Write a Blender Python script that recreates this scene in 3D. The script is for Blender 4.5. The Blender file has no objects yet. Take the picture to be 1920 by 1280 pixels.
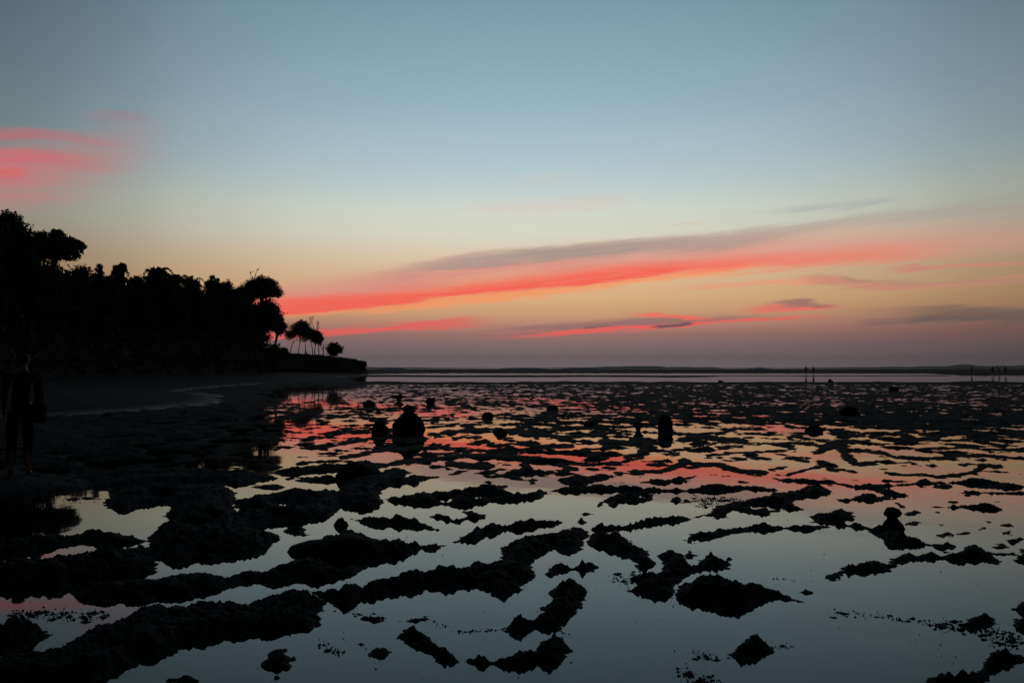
import bpy, math, random
import numpy as np
random.seed(7)
rs = np.random.RandomState(11)

# ------------------------------------------------------------------ camera
H0 = 1.45            # eye height above the still water
FPX = 1493.0         # focal length in pixels of a 1920 px wide frame
PITCH = math.atan(50.0 / FPX)
sc = bpy.context.scene
col = sc.collection
cam_d = bpy.data.cameras.new('camera')
cam_d.lens = FPX / 1920 * 36
cam_d.sensor_width = 36
cam_d.clip_start = 0.1
cam_d.clip_end = 60000
cam = bpy.data.objects.new('camera', cam_d)
col.objects.link(cam)
cam.location = (0, 0, H0)
cam.rotation_euler = (math.pi / 2 + PITCH, 0, 0)
sc.camera = cam
sc.view_settings.view_transform = 'Standard'
sc.view_settings.look = 'None'
sc.view_settings.exposure = 0
sc.view_settings.gamma = 1
sc.view_settings.use_curve_mapping = False

CP, SP = math.cos(PITCH), math.sin(PITCH)


def ground(px, py, z=0.0):
    """survey helper: bearing and depression -> point on the level z"""
    px = np.asarray(px, float); py = np.asarray(py, float)
    u = (px - 960) / FPX; v = -(py - 640) / FPX
    dy = CP - v * SP
    dz = SP + v * CP
    t = (z - H0) / dz
    return u * t, dy * t


def to_px(X, Y, Z=0.0):
    dz = Z - H0
    yc = Y * CP + dz * SP
    zc = -Y * SP + dz * CP
    return 960 + FPX * X / yc, 640 - FPX * zc / yc


def lin(c):
    r = []
    for k in c:
        k = k / 255.0
        r.append(k / 12.92 if k <= 0.04045 else ((k + 0.055) / 1.055) ** 2.4)
    return (r[0], r[1], r[2], 1.0)


# ------------------------------------------------------------------ sky after sunset
world = bpy.data.worlds.new('World')
sc.world = world
world.use_nodes = True
wt = world.node_tree
wt.nodes.clear()
WN, WL = wt.nodes, wt.links


def wmath(op, a, b=None, c=None, clamp=False):
    n = WN.new('ShaderNodeMath'); n.operation = op; n.use_clamp = clamp
    for i, s in enumerate((a, b, c)):
        if s is None:
            continue
        if isinstance(s, (int, float)):
            n.inputs[i].default_value = s
        else:
            WL.new(s, n.inputs[i])
    return n.outputs[0]


def wcurve(x, pts):
    """x socket 0..1 -> curve through pts (auto handles made straight enough)"""
    n = WN.new('ShaderNodeFloatCurve')
    WL.new(x, n.inputs['Value'])
    cm = n.mapping
    cm.use_clip = False
    cu = cm.curves[0]
    pts = sorted(pts)
    cu.points[0].location = pts[0]
    cu.points[1].location = pts[-1]
    for p in pts[1:-1]:
        cu.points.new(p[0], p[1])
    for p in cu.points:
        p.handle_type = 'AUTO_CLAMPED'
    cm.extend = 'HORIZONTAL'
    cm.update()
    return n.outputs[0]


tc = WN.new('ShaderNodeTexCoord')
sep = WN.new('ShaderNodeSeparateXYZ')
WL.new(tc.outputs['Generated'], sep.inputs[0])
wx, wy, wz = sep.outputs
hor = wmath('SQRT', wmath('ADD', wmath('MULTIPLY', wx, wx), wmath('MULTIPLY', wy, wy)))
vraw = wmath('DIVIDE', wmath('ABSOLUTE', wz), wmath('MAXIMUM', hor, 0.001))
az = wmath('ARCTAN2', wx, wy)
AZR = 0.80
azn = wmath('ADD', wmath('MULTIPLY', az, 0.5 / AZR), 0.5)            # 0..1 over +-0.8 rad
azc = wmath('MINIMUM', wmath('MAXIMUM', azn, 0.0), 1.0)
azabs = wmath('MULTIPLY', wmath('ABSOLUTE', az), 1 / math.pi)


def aznum(px):
    return 0.5 + math.atan((px - 960) / FPX) * 0.5 / AZR


def vnum(px, py):
    return (690 - py) / FPX * math.cos(math.atan((px - 960) / FPX))


# noise drawn out along the horizon
cmb = WN.new('ShaderNodeCombineXYZ')
WL.new(wmath('MULTIPLY', az, 3.2), cmb.inputs[0])
WL.new(wmath('MULTIPLY', wmath('SUBTRACT', vraw, wmath('MULTIPLY', az, 0.06)), 46.0), cmb.inputs[1])
nz = WN.new('ShaderNodeTexNoise'); nz.inputs['Scale'].default_value = 1.0
nz.inputs['Detail'].default_value = 5; nz.inputs['Roughness'].default_value = 0.6
WL.new(cmb.outputs[0], nz.inputs['Vector'])
n1 = wmath('SUBTRACT', nz.outputs['Fac'], 0.5)
cmb2 = WN.new('ShaderNodeCombineXYZ')
WL.new(wmath('MULTIPLY', az, 9.0), cmb2.inputs[0])
WL.new(wmath('MULTIPLY', wmath('SUBTRACT', vraw, wmath('MULTIPLY', az, 0.10)), 120.0), cmb2.inputs[1])
nz2 = WN.new('ShaderNodeTexNoise'); nz2.inputs['Scale'].default_value = 1.0
nz2.inputs['Detail'].default_value = 4; nz2.inputs['Roughness'].default_value = 0.65
WL.new(cmb2.outputs[0], nz2.inputs['Vector'])
n2 = wmath('SUBTRACT', nz2.outputs['Fac'], 0.5)
v = wmath('ADD', wmath('ADD', vraw, wmath('MULTIPLY', n1, 0.022)), wmath('MULTIPLY', n2, 0.018))

ramp = WN.new('ShaderNodeValToRGB')
WL.new(wmath('MULTIPLY', wmath('ADD', vraw, wmath('MULTIPLY', n1, 0.004)), 1 / 1.3), ramp.inputs[0])
cr = ramp.color_ramp
cr.interpolation = 'LINEAR'
stops = [(0, (140, 126, 128)), (.012, (138, 121, 122)), (.028, (142, 118, 119)), (.041, (166, 121, 115)),
         (.054, (196, 142, 121)), (.068, (214, 164, 124)), (.087, (226, 182, 134)), (.114, (227, 192, 152)),
         (.14, (226, 206, 175)), (.167, (220, 219, 199)), (.194, (214, 220, 208)), (.228, (194, 210, 210)),
         (.261, (177, 201, 208)), (.328, (156, 184, 197)), (.395, (140, 169, 184)), (.462, (125, 156, 175)),
         (.62, (98, 129, 152)), (.85, (76, 102, 128)), (1.3, (52, 74, 98))]
cr.elements[0].position = 0; cr.elements[0].color = lin(stops[0][1])
cr.elements[1].position = 1; cr.elements[1].color = lin(stops[-1][1])
for p, c in stops[1:-1]:
    e = cr.elements.new(p / 1.3); e.color = lin(c)
# sky dims away from the sunset, with lens vignette painted into the sides
fl = [(20, .40), (200, .54), (400, .76), (700, .95), (1000, 1.0), (1300, .95), (1600, .79), (1900, .56)]
fside = wcurve(azc, [(0, .18)] + [(aznum(a), b) for a, b in fl] + [(1, .36)])
fback = wcurve(azabs, [(0, 1), (AZR / math.pi, 1), (.5, .38), (1, .18)])
fac = wmath('MULTIPLY', fside, fback)
fm = WN.new('ShaderNodeVectorMath'); fm.operation = 'SCALE'
WL.new(ramp.outputs[0], fm.inputs[0]); WL.new(fac, fm.inputs['Scale'])
state = {'c': fm.outputs[0]}


def mixc(fac_s, color):
    n = WN.new('ShaderNodeMix'); n.data_type = 'RGBA'
    n.clamp_factor = True
    WL.new(fac_s, n.inputs['Factor'])
    WL.new(state['c'], n.inputs[6])
    n.inputs[7].default_value = lin(color)
    state['c'] = n.outputs[2]


def streak(line, wa, wb, color, mask, alpha=1.0, soft=1.0, grain=0.0):
    """a band of cloud: line = bearing/height points, wa/wb its reach above/below"""
    cpts = [(aznum(x), vnum(x, y) * 2) for x, y in line]
    c = wmath('MULTIPLY', wcurve(azc, cpts), 0.5)
    d = wmath('SUBTRACT', v, c)
    t = wmath('MAXIMUM', wmath('MULTIPLY', d, FPX / wa), wmath('MULTIPLY', d, -FPX / wb))
    mr = WN.new('ShaderNodeMapRange'); mr.interpolation_type = 'SMOOTHERSTEP'
    WL.new(t, mr.inputs['Value'])
    mr.inputs['From Min'].default_value = 1 - soft; mr.inputs['From Max'].default_value = 1
    mr.inputs['To Min'].default_value = 1; mr.inputs['To Max'].default_value = 0
    m = wcurve(azc, [(aznum(x), a) for x, a in mask])
    f = wmath('MULTIPLY', mr.outputs[0], wmath('MULTIPLY', m, alpha))
    if grain:
        f = wmath('MULTIPLY', f, wmath('ADD', wmath('MULTIPLY', n2, grain), 1.0), clamp=True)
    mixc(wmath('MULTIPLY', f, 1.0, clamp=True), color)


L0, R0 = -500, 2400
# wide salmon veil, its grey upper side, the burning underside
streak([(L0, 640), (540, 562), (700, 540), (900, 508), (1100, 492), (1300, 478), (1500, 464), (1700, 456), (1920, 448), (R0, 420)],
       52, 34, (226, 152, 136), [(L0, 0), (400, .5), (560, 1), (1300, .85), (1600, .6), (1920, .4), (R0, .1)], .95, 1, 1.2)
streak([(L0, 620), (600, 545), (800, 500), (950, 480), (1100, 467), (1300, 453), (1500, 430), (1700, 405), (1920, 385), (R0, 360)],
       20, 26, (172, 152, 144), [(L0, 0), (600, 0), (860, .75), (1100, .9), (1400, .6), (1700, .4), (R0, .2)], 1, .9, .9)
streak([(L0, 600), (540, 580), (700, 567), (850, 553), (1000, 536), (1100, 525), (1200, 513), (1300, 504), (1500, 491), (1700, 479), (1820, 474), (R0, 460)],
       38, 19, (253, 106, 90), [(L0, 0), (450, .75), (560, 1), (1150, 1), (1300, .85), (1500, .65), (1650, .45), (1800, .1), (1900, 0), (R0, 0)], 1, 1, 1.0)
streak([(L0, 610), (540, 592), (700, 580), (850, 567), (1000, 551), (1100, 541), (1200, 527), (1300, 516), (1400, 505), (R0, 460)],
       11, 10, (255, 160, 108), [(L0, 0), (560, .5), (700, .7), (950, 1), (1250, .8), (1400, .3), (1550, 0), (R0, 0)], .9, .9)
# lower streaks
streak([(L0, 650), (610, 622), (700, 617), (800, 610), (900, 604), (R0, 600)], 11, 12, (236, 108, 98),
       [(L0, 0), (500, 1), (800, .95), (880, .5), (980, 0), (R0, 0)], 1, .8, .8)
streak([(L0, 650), (800, 628), (1100, 612), (1250, 605), (1400, 600), (R0, 590)], 16, 10, (152, 112, 110),
       [(L0, 0), (860, 0), (1000, .7), (1250, .8), (1400, .5), (1550, 0), (R0, 0)], 1, .9, .6)
streak([(L0, 660), (900, 633), (1100, 622), (1200, 615), (1300, 610), (1450, 601), (1600, 595), (R0, 590)], 7, 6, (244, 106, 96),
       [(L0, 0), (880, 0), (1000, .7), (1200, 1), (1400, .9), (1520, .4), (1620, 0), (R0, 0)], 1, .8, .8)
streak([(L0, 600), (1120, 589), (1200, 592), (1280, 595), (1340, 597), (R0, 590)], 6, 6, (250, 118, 98),
       [(L0, 0), (1150, 0), (1210, .8), (1280, .9), (1340, .2), (1400, 0), (R0, 0)], 1, .8, .8)
streak([(L0, 600), (1350, 583), (1480, 575), (1570, 571), (R0, 571)], 8, 9, (236, 122, 106),
       [(L0, 0), (1330, 0), (1420, .7), (1480, .95), (1550, .6), (1640, 0), (R0, 0)], 1, .8, .6)
streak([(L0, 570), (1400, 572), (1500, 566), (1560, 568), (R0, 570)], 6, 6, (160, 112, 106),
       [(L0, 0), (1420, 0), (1490, .8), (1550, .7), (1600, 0), (R0, 0)], 1, .8)
streak([(L0, 615), (1190, 615), (1240, 612), (1270, 610), (1300, 608), (R0, 608)], 4, 4, (92, 88, 98),
       [(L0, 0), (1215, 0), (1238, .9), (1290, .9), (1306, 0), (R0, 0)], 1, .7)
streak([(L0, 616), (1090, 618), (1150, 614), (R0, 612)], 2.5, 2.5, (100, 92, 100),
       [(L0, 0), (1085, 0), (1100, .8), (1140, .8), (1160, 0), (1210, 0), (R0, 0)], 1, .7)
streak([(L0, 560), (1200, 545), (1330, 540), (1450, 531), (1560, 524), (1650, 518), (R0, 500)], 9, 8, (240, 160, 126),
       [(L0, 0), (1200, .1), (1340, .7), (1450, .8), (1560, .7), (1660, 0), (R0, 0)], 1, .9, 1.4)
streak([(L0, 560), (1450, 520), (1560, 524), (1660, 532), (1760, 533), (1920, 520), (R0, 510)], 13, 14, (206, 140, 120),
       [(L0, 0), (1460, 0), (1580, .8), (1720, .75), (1920, .6), (R0, .2)], 1, .9, 1.2)
streak([(L0, 540), (1560, 515), (1600, 520), (1700, 526), (1900, 524), (R0, 515)], 7, 7, (168, 132, 118),
       [(L0, 0), (1560, 0), (1600, .5), (1700, .35), (1850, .4), (R0, .1)], 1, 1, 1.6)
streak([(L0, 510), (1660, 504), (1760, 499), (1920, 491), (R0, 480)], 8, 8, (208, 138, 122),
       [(L0, 0), (1640, 0), (1720, .85), (1800, .85), (1920, .5), (R0, .2)], 1, .9, .8)
streak([(L0, 600), (1600, 610), (1690, 604), (1780, 598), (1920, 600), (R0, 598)], 11, 12, (98, 94, 97),
       [(L0, 0), (1600, 0), (1640, .4), (1690, .3), (1740, .75), (1800, .7), (1900, .6), (R0, .3)], 1, 1, 1.6)
streak([(L0, 590), (1700, 585), (1920, 585), (R0, 585)], 16, 40, (112, 95, 88),
       [(L0, 0), (1500, 0), (1750, .5), (1920, .8), (R0, .6)], 1, 1)
# thin veils high up
streak([(L0, 400), (860, 398), (1000, 388), (1200, 376), (R0, 370)], 30, 24, (226, 196, 188),
       [(L0, 0), (820, 0), (950, .35), (1120, .35), (1220, 0), (R0, 0)], 1, 1, 2.6)
streak([(L0, 350), (960, 345), (1100, 330), (R0, 330)], 26, 20, (205, 200, 200),
       [(L0, 0), (900, 0), (1020, .4), (1150, 0), (R0, 0)], 1, 1, 2.0)
streak([(L0, 430), (1380, 402), (1560, 387), (1690, 376), (R0, 370)], 9, 8, (156, 165, 168),
       [(L0, 0), (1370, 0), (1500, .3), (1640, .35), (1720, 0), (R0, 0)], 1, 1, 2.0)
streak([(L0, 430), (1240, 424), (1310, 418), (R0, 418)], 5, 5, (226, 180, 165),
       [(L0, 0), (1240, 0), (1290, .5), (1330, 0), (R0, 0)], 1, 1)
# pink cloud over the wood on the left
streak([(L0, 380), (0, 328), (100, 312), (200, 283), (310, 250), (420, 235), (R0, 200)], 80, 95, (196, 128, 128),
       [(L0, .2), (-250, .6), (0, .9), (110, .7), (210, .42), (290, .16), (380, 0), (R0, 0)], .85, 1, 1.6)
streak([(L0, 240), (0, 246), (60, 243), (120, 249), (200, 263), (270, 268), (R0, 270)], 14, 20, (186, 112, 118),
       [(L0, 0), (-200, .6), (0, .8), (90, .65), (170, .4), (290, 0), (R0, 0)], .85, 1, 2.0)
streak([(L0, 270), (0, 286), (70, 288), (150, 298), (230, 296), (R0, 290)], 18, 28, (206, 108, 112),
       [(L0, 0), (-200, .5), (0, .9), (100, .65), (180, .35), (290, 0), (R0, 0)], .85, 1, 2.0)
streak([(L0, 310), (0, 322), (60, 323), (R0, 323)], 20, 26, (218, 100, 104),
       [(L0, 0), (-150, .9), (0, .9), (35, .6), (85, 0), (R0, 0)], .9, 1, 1.0)
streak([(L0, 210), (150, 210), (250, 215), (R0, 215)], 14, 16, (160, 125, 138),
       [(L0, 0), (130, 0), (190, .45), (240, .4), (300, 0), (R0, 0)], 1, 1, 1.2)

bg = WN.new('ShaderNodeBackground'); bg.inputs['Strength'].default_value = 1.0
WL.new(state['c'], bg.inputs['Color'])
wo = WN.new('ShaderNodeOutputWorld')
WL.new(bg.outputs[0], wo.inputs['Surface'])

# ------------------------------------------------------------------ helpers


def tag(o, label=None, cat=None, group=None, kind=None):
    if label: o['label'] = label
    if cat: o['category'] = cat
    if group: o['group'] = group
    if kind: o['kind'] = kind
    return o


def mesh_obj(name, V, F, m, parent=None, smooth=True):
    V = np.asarray(V, np.float32)
    me = bpy.data.meshes.new(name)
    if isinstance(F, np.ndarray):
        k = F.shape[1]
        me.vertices.add(len(V)); me.vertices.foreach_set('co', V.ravel())
        me.loops.add(F.size); me.loops.foreach_set('vertex_index', F.ravel().astype(np.int32))
        me.polygons.add(len(F))
        me.polygons.foreach_set('loop_start', np.arange(0, F.size, k, dtype=np.int32))
        me.polygons.foreach_set('loop_total', np.full(len(F), k, np.int32))
        me.update(calc_edges=True); me.validate()
    else:
        me.from_pydata([tuple(map(float, p)) for p in V], [], F)
        me.update()
    if smooth:
        me.polygons.foreach_set('use_smooth', np.ones(len(me.polygons), bool))
    if m: me.materials.append(m)
    o = bpy.data.objects.new(name, me)
    col.objects.link(o)
    if parent is not None: o.parent = parent
    return o


def empty(name, loc):
    o = bpy.data.objects.new(name, None)
    o.empty_display_size = 0.3
    col.objects.link(o); o.location = loc
    return o


def mat(name, c1, c2, scale=4.0, rough=0.8, spec=0.3, bump=0.3, bscale=None, detail=6, c3=None):
    m = bpy.data.materials.new(name); m.use_nodes = True
    nt = m.node_tree; nt.nodes.clear()
    out = nt.nodes.new('ShaderNodeOutputMaterial')
    p = nt.nodes.new('ShaderNodeBsdfPrincipled')
    g = nt.nodes.new('ShaderNodeNewGeometry')
    n = nt.nodes.new('ShaderNodeTexNoise'); n.inputs['Scale'].default_value = scale; n.inputs['Detail'].default_value = detail
    nt.links.new(g.outputs['Position'], n.inputs['Vector'])
    r = nt.nodes.new('ShaderNodeValToRGB')
    r.color_ramp.elements[0].position = 0.35; r.color_ramp.elements[1].position = 0.68
    r.color_ramp.elements[0].color = (*c1, 1); r.color_ramp.elements[1].color = (*c2, 1)
    if c3:
        e = r.color_ramp.elements.new(0.8); e.color = (*c3, 1)
    nt.links.new(n.outputs['Fac'], r.inputs[0])
    nt.links.new(r.outputs[0], p.inputs['Base Color'])
    p.inputs['Roughness'].default_value = rough
    p.inputs['Specular IOR Level'].default_value = spec
    if bump:
        n2_ = nt.nodes.new('ShaderNodeTexNoise'); n2_.inputs['Scale'].default_value = bscale or scale * 5
        n2_.inputs['Detail'].default_value = 5
        nt.links.new(g.outputs['Position'], n2_.inputs['Vector'])
        b = nt.nodes.new('ShaderNodeBump'); b.inputs['Strength'].default_value = bump
        b.inputs['Distance'].default_value = 0.05
        nt.links.new(n2_.outputs['Fac'], b.inputs['Height'])
        nt.links.new(b.outputs[0], p.inputs['Normal'])
    nt.links.new(p.outputs[0], out.inputs[0])
    return m


M_rock = mat('wet_coral_rock', (.016, .017, .015), (.034, .033, .028), 9, .8, .06, 1.0, 24, 8, (.05, .055, .035))
M_reef = mat('reef_rubble', (.016, .017, .015), (.036, .034, .029), 3, .9, .05, .6, 14, 8)
M_sand = mat('damp_sand', (.010, .011, .010), (.024, .024, .021), .8, .8, .04, .3, 12)
M_earth = mat('cliff_earth', (.03, .028, .022), (.06, .055, .045), .6, .9, .1, .8, 3)
M_leaf = mat('leaves', (.022, .034, .016), (.045, .066, .028), 1.5, .7, .12, 0)
M_leaf2 = mat('needle_leaves', (.020, .032, .018), (.036, .052, .030), 1.5, .75, .1, 0)
M_bark = mat('bark', (.035, .030, .024), (.075, .065, .052), 6, .9, .1, .6, 30)
M_weed = mat('seaweed', (.018, .022, .012), (.035, .040, .02), 12, .7, .2, 0)
M_foam = mat('surf_foam', (.55, .57, .58), (.8, .81, .82), 2, .8, .2, .3)
M_hill = mat('far_hills', (.08, .10, .08), (.14, .15, .11), .01, .9, .05, 0)
M_skin = mat('skin', (.10, .055, .035), (.14, .08, .055), 8, .55, .3, 0)
M_hair = mat('hair', (.008, .007, .006), (.015, .012, .010), 60, .6, .3, .2)
M_shirt = mat('shirt_cloth', (.016, .017, .019), (.028, .029, .031), 14, .9, .1, .3, 50)
M_short = mat('trouser_cloth', (.02, .022, .03), (.035, .037, .05), 14, .9, .1, .3, 50)
M_bag = mat('bag_canvas', (.03, .03, .028), (.05, .048, .042), 14, .85, .1, .3, 60)

# the sand is wet and glossy only along the waterline
snt = M_sand.node_tree
sp_ = [n for n in snt.nodes if n.type == 'BSDF_PRINCIPLED'][0]
sg_ = snt.nodes.new('ShaderNodeNewGeometry'); sx_ = snt.nodes.new('ShaderNodeSeparateXYZ')
snt.links.new(sg_.outputs['Position'], sx_.inputs[0])
for sock, a_, b_ in (('Roughness', .55, .85), ('Specular IOR Level', .12, .03)):
    mr_ = snt.nodes.new('ShaderNodeMapRange'); mr_.inputs['From Min'].default_value = .015; mr_.inputs['From Max'].default_value = .10
    mr_.inputs['To Min'].default_value = a_; mr_.inputs['To Max'].default_value = b_
    snt.links.new(sx_.outputs[2], mr_.inputs['Value']); snt.links.new(mr_.outputs[0], sp_.inputs[sock])

# water: still and clear over a dark bottom
M_water = bpy.data.materials.new('still_water'); M_water.use_nodes = True
nt = M_water.node_tree; pr = nt.nodes['Principled BSDF']
pr.inputs['Base Color'].default_value = (.006, .010, .011, 1)
pr.inputs['Roughness'].default_value = 0.025
pr.inputs['IOR'].default_value = 1.333
g = nt.nodes.new('ShaderNodeNewGeometry')
wn = nt.nodes.new('ShaderNodeTexNoise'); wn.inputs['Scale'].default_value = 1.3; wn.inputs['Detail'].default_value = 3
nt.links.new(g.outputs['Position'], wn.inputs['Vector'])
bp = nt.nodes.new('ShaderNodeBump'); bp.inputs['Strength'].default_value = 1.0; bp.inputs['Distance'].default_value = 0.0016
nt.links.new(wn.outputs['Fac'], bp.inputs['Height'])
nt.links.new(bp.outputs[0], pr.inputs['Normal'])

# ------------------------------------------------------------------ noise fields
_perm = rs.permutation(4096)
_ga = rs.rand(4096) * 2 * math.pi


def _h(ix, iy):
    return _perm[(ix + _perm[iy & 4095]) & 4095]


def perlin(x, y):
    xi = np.floor(x).astype(np.int64); yi = np.floor(y).astype(np.int64)
    xf = x - xi; yf = y - yi
    u = xf * xf * xf * (xf * (xf * 6 - 15) + 10); w = yf * yf * yf * (yf * (yf * 6 - 15) + 10)

    def gr(a, b, dx, dy):
        t = _ga[_h(a, b)]
        return np.cos(t) * dx + np.sin(t) * dy
    a = gr(xi, yi, xf, yf); b = gr(xi + 1, yi, xf - 1, yf)
    c = gr(xi, yi + 1, xf, yf - 1); d = gr(xi + 1, yi + 1, xf - 1, yf - 1)
    return ((a + (b - a) * u) + ((c + (d - c) * u) - (a + (b - a) * u)) * w) * 1.5


def fbm(x, y, o=5, g=.5):
    s = 0; a = 1; t = 0
    for i in range(o):
        s = s + a * perlin(x + 17.3 * i, y - 9.1 * i); t += a
        x = x * 2.03; y = y * 2.03; a *= g
    return s / t


_jx = rs.rand(4096); _jy = rs.rand(4096)


def voronoi(x, y):
    xi = np.floor(x).astype(np.int64); yi = np.floor(y).astype(np.int64)
    f1 = np.full(x.shape, 9.0); f2 = np.full(x.shape, 9.0)
    for dx in (-1, 0, 1):
        for dy in (-1, 0, 1):
            k = _h(xi + dx, yi + dy)
            d = np.hypot(xi + dx + _jx[k] - x, yi + dy + _jy[k] - y)
            n = d < f1
            f2 = np.where(n, f1, np.minimum(f2, d)); f1 = np.where(n, d, f1)
    return f1, f2


def sstep(a, b, x):
    t = np.clip((x - a) / (b - a), 0, 1)
    return t * t * (3 - 2 * t)


def grid_faces(nr, nc, keep=None):
    i = np.arange(nr * nc).reshape(nr, nc)
    q = np.stack([i[:-1, :-1], i[1:, :-1], i[1:, 1:], i[:-1, 1:]], -1)   # rows go towards the viewer
    if keep is not None:
        k = keep[:-1, :-1] | keep[1:, :-1] | keep[1:, 1:] | keep[:-1, 1:]
        return q[k]
    return q.reshape(-1, 4)


def compact(V, F):
    u, inv = np.unique(F.ravel(), return_inverse=True)
    return V[u], inv.reshape(F.shape)


def height_mesh(name, X, Y, Z, keep, m, parent=None, smooth=True):
    V = np.stack([X, Y, Z], -1).reshape(-1, 3)
    F = grid_faces(*X.shape, keep)
    V, F = compact(V, F)
    return mesh_obj(name, V, F, m, parent, smooth)


def sdf(px, py, poly):
    """signed distance, positive inside"""
    P = np.asarray(poly, float)
    x = px.ravel(); y = py.ravel()
    d = np.full(x.shape, 1e9); ins = np.zeros(x.shape, bool)
    n = len(P)
    for i in range(n):
        ax, ay = P[i]; bx, by = P[(i + 1) % n]
        ex, ey = bx - ax, by - ay
        t = np.clip(((x - ax) * ex + (y - ay) * ey) / (ex * ex + ey * ey + 1e-12), 0, 1)
        d = np.minimum(d, np.hypot(x - ax - t * ex, y - ay - t * ey))
        c = ((ay > y) != (by > y))
        with np.errstate(divide='ignore', invalid='ignore'):
            xx = ax + (y - ay) * ex / (ey if ey else 1e-12)
        ins ^= c & (x < xx)
    return np.where(ins, d, -d).reshape(px.shape)


# ------------------------------------------------------------------ sea and tide water
W = 8500
water = mesh_obj('water', [(-W, -60, 0), (W, -60, 0), (W, W, 0), (-W, W, 0)], [(0, 1, 2, 3)], M_water, smooth=False)
tag(water, kind='structure')
sb = mesh_obj('seabed', [(-W, -60, -.9), (W, -60, -.9), (W, W, -.9), (-W, W, -.9)], [(0, 1, 2, 3)], M_sand, smooth=False)
tag(sb, kind='structure')

# ------------------------------------------------------------------ reef flat (one sheet of rubble and low ridges)
rows = np.concatenate([np.arange(692.3, 700, .22), np.arange(700, 720, .35), np.arange(720, 800, .5), np.arange(800, 910, .9), np.arange(910, 1330, 3.2)])
cols = np.concatenate([np.arange(-700, -60, 12), np.arange(-60, 1980, 1.9), np.arange(1980, 2700, 12)])
PX, PY = np.meshgrid(cols, rows)
GX, GY = ground(PX, PY)
tx = [-100, 300, 480, 560, 700, 950, 1150, 1330, 1500, 1700, 1900]
ty = [716, 722, 730, 745, 760, 775, 790, 800, 815, 840, 862, 885, 910, 950, 1330]
tv = [[.95, .95, .9, .8, .9, .93, .93, .93, .93, .93, .93],
      [.95, .95, .9, .6, .68, .74, .80, .80, .80, .80, .80],
      [.9, .9, .8, .2, .45, .58, .76, .78, .76, .70, .72],
      [.85, .85, .7, .15, .42, .50, .74, .78, .76, .68, .72],
      [.8, .8, .6, .20, .42, .46, .68, .68, .72, .70, .72],
      [.75, .75, .55, .32, .42, .44, .60, .70, .76, .80, .80],
      [.7, .7, .5, .35, .40, .44, .50, .62, .74, .92, .90],
      [.7, .7, .5, .35, .38, .40, .46, .42, .46, .56, .62],
      [.7, .7, .5, .32, .32, .40, .40, .28, .34, .42, .46],
      [.7, .7, .45, .28, .30, .34, .34, .28, .30, .34, .38],
      [.6, .5, .35, .20, .22, .24, .24, .20, .22, .24, .28],
      [.5, .4, .2, .10, .12, .13, .13, .10, .12, .14, .16],
      [.3, .2, .08, .03, .05, .05, .04, .03, .04, .06, .06],
      [0, 0, 0, 0, 0, 0, 0, 0, 0, 0, 0],
      [0, 0, 0, 0, 0, 0, 0, 0, 0, 0, 0]]
tv = np.array(tv)
cov_c = np.stack([np.interp(cols, tx, r) for r in tv], 0)
cov = np.stack([np.interp(rows, ty, cov_c[:, j]) for j in range(len(cols))], 1)
wxn = fbm(GX * .9, GY * .9, 4) * .55; wyn = fbm(GX * .9 + 40, GY * .9 + 7, 4) * .55
f1, f2 = voronoi((GX + wxn) * .80, (GY + wyn) * .72)
ridge = 1 - (f2 - f1) * 1.3
small = fbm(GX * 2.4, GY * 2.3, 5) * 1.4 + .45
field = .55 * ridge + .45 * small + .25 * fbm(GX * .25, GY * .2, 3)
q = np.quantile(field[(rows > 725) & (rows < 900)], np.linspace(0, 1, 101))
thr = np.interp(1 - cov, np.linspace(0, 1, 101), q)
thr = np.where(cov <= 0, 9, thr)
z = (field - thr)
crag = fbm(GX * 7, GY * 7, 4)
dist = np.hypot(GX, GY)
hs = np.interp(dist, [3, 12, 20, 40, 80], [.10, .09, .075, .055, .05])
Z = hs * np.clip(z * 1.6, -1, .9) + .022 * crag * sstep(-.05, .15, z)

STROKES = []


def S(ox, oy, pts, r, k=3.0):
    STROKES.append(([(ox + a / k, oy + b / k) for a, b in pts], r / k))


for pts, r in [([(500, 525), (590, 518)], 11), ([(580, 512), (700, 500), (810, 497)], 13), ([(640, 548), (690, 535), (780, 540)], 9),
               ([(280, 540), (380, 545), (470, 548)], 14), ([(0, 575), (140, 548)], 13), ([(0, 650), (100, 640), (200, 612), (330, 605), (440, 592)], 13),  # first stroke is the capped boulder's mirror image, built as low rock
               ([(470, 600), (540, 590), (600, 603)], 15), ([(620, 601), (720, 600)], 6), ([(480, 640), (640, 625), (780, 615), (920, 605)], 9),
               ([(770, 570), (880, 568)], 5), ([(880, 500), (1000, 515), (1100, 530)], 17), ([(1120, 522), (1250, 540), (1480, 520)], 13),
               ([(870, 590), (960, 572), (1060, 560)], 8), ([(1080, 605), (1200, 592), (1290, 590)], 12), ([(1290, 622), (1400, 605), (1480, 605)], 10),
               ([(800, 640), (1000, 650), (1100, 655), (1260, 690)], 14), ([(200, 705), (360, 672), (520, 665), (700, 640), (800, 645)], 16),
               ([(620, 690), (720, 700), (820, 705)], 22), ([(1280, 692), (1400, 692), (1560, 680), (1680, 657)], 10),
               ([(1480, 560), (1600, 575), (1720, 572), (1700, 620)], 20), ([(1230, 700), (1310, 720)], 14), ([(0, 508), (160, 500), (270, 500)], 9),
               ([(60, 545), (230, 545)], 7), ([(1440, 655), (1490, 658)], 9), ([(1820, 636), (1890, 634)], 9), ([(1560, 635), (1590, 636)], 6),
               ([(1640, 735), (1800, 730), (1920, 690)], 16), ([(1540, 740), (1640, 740)], 8)]:
    S(640, 640, pts, r)
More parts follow.
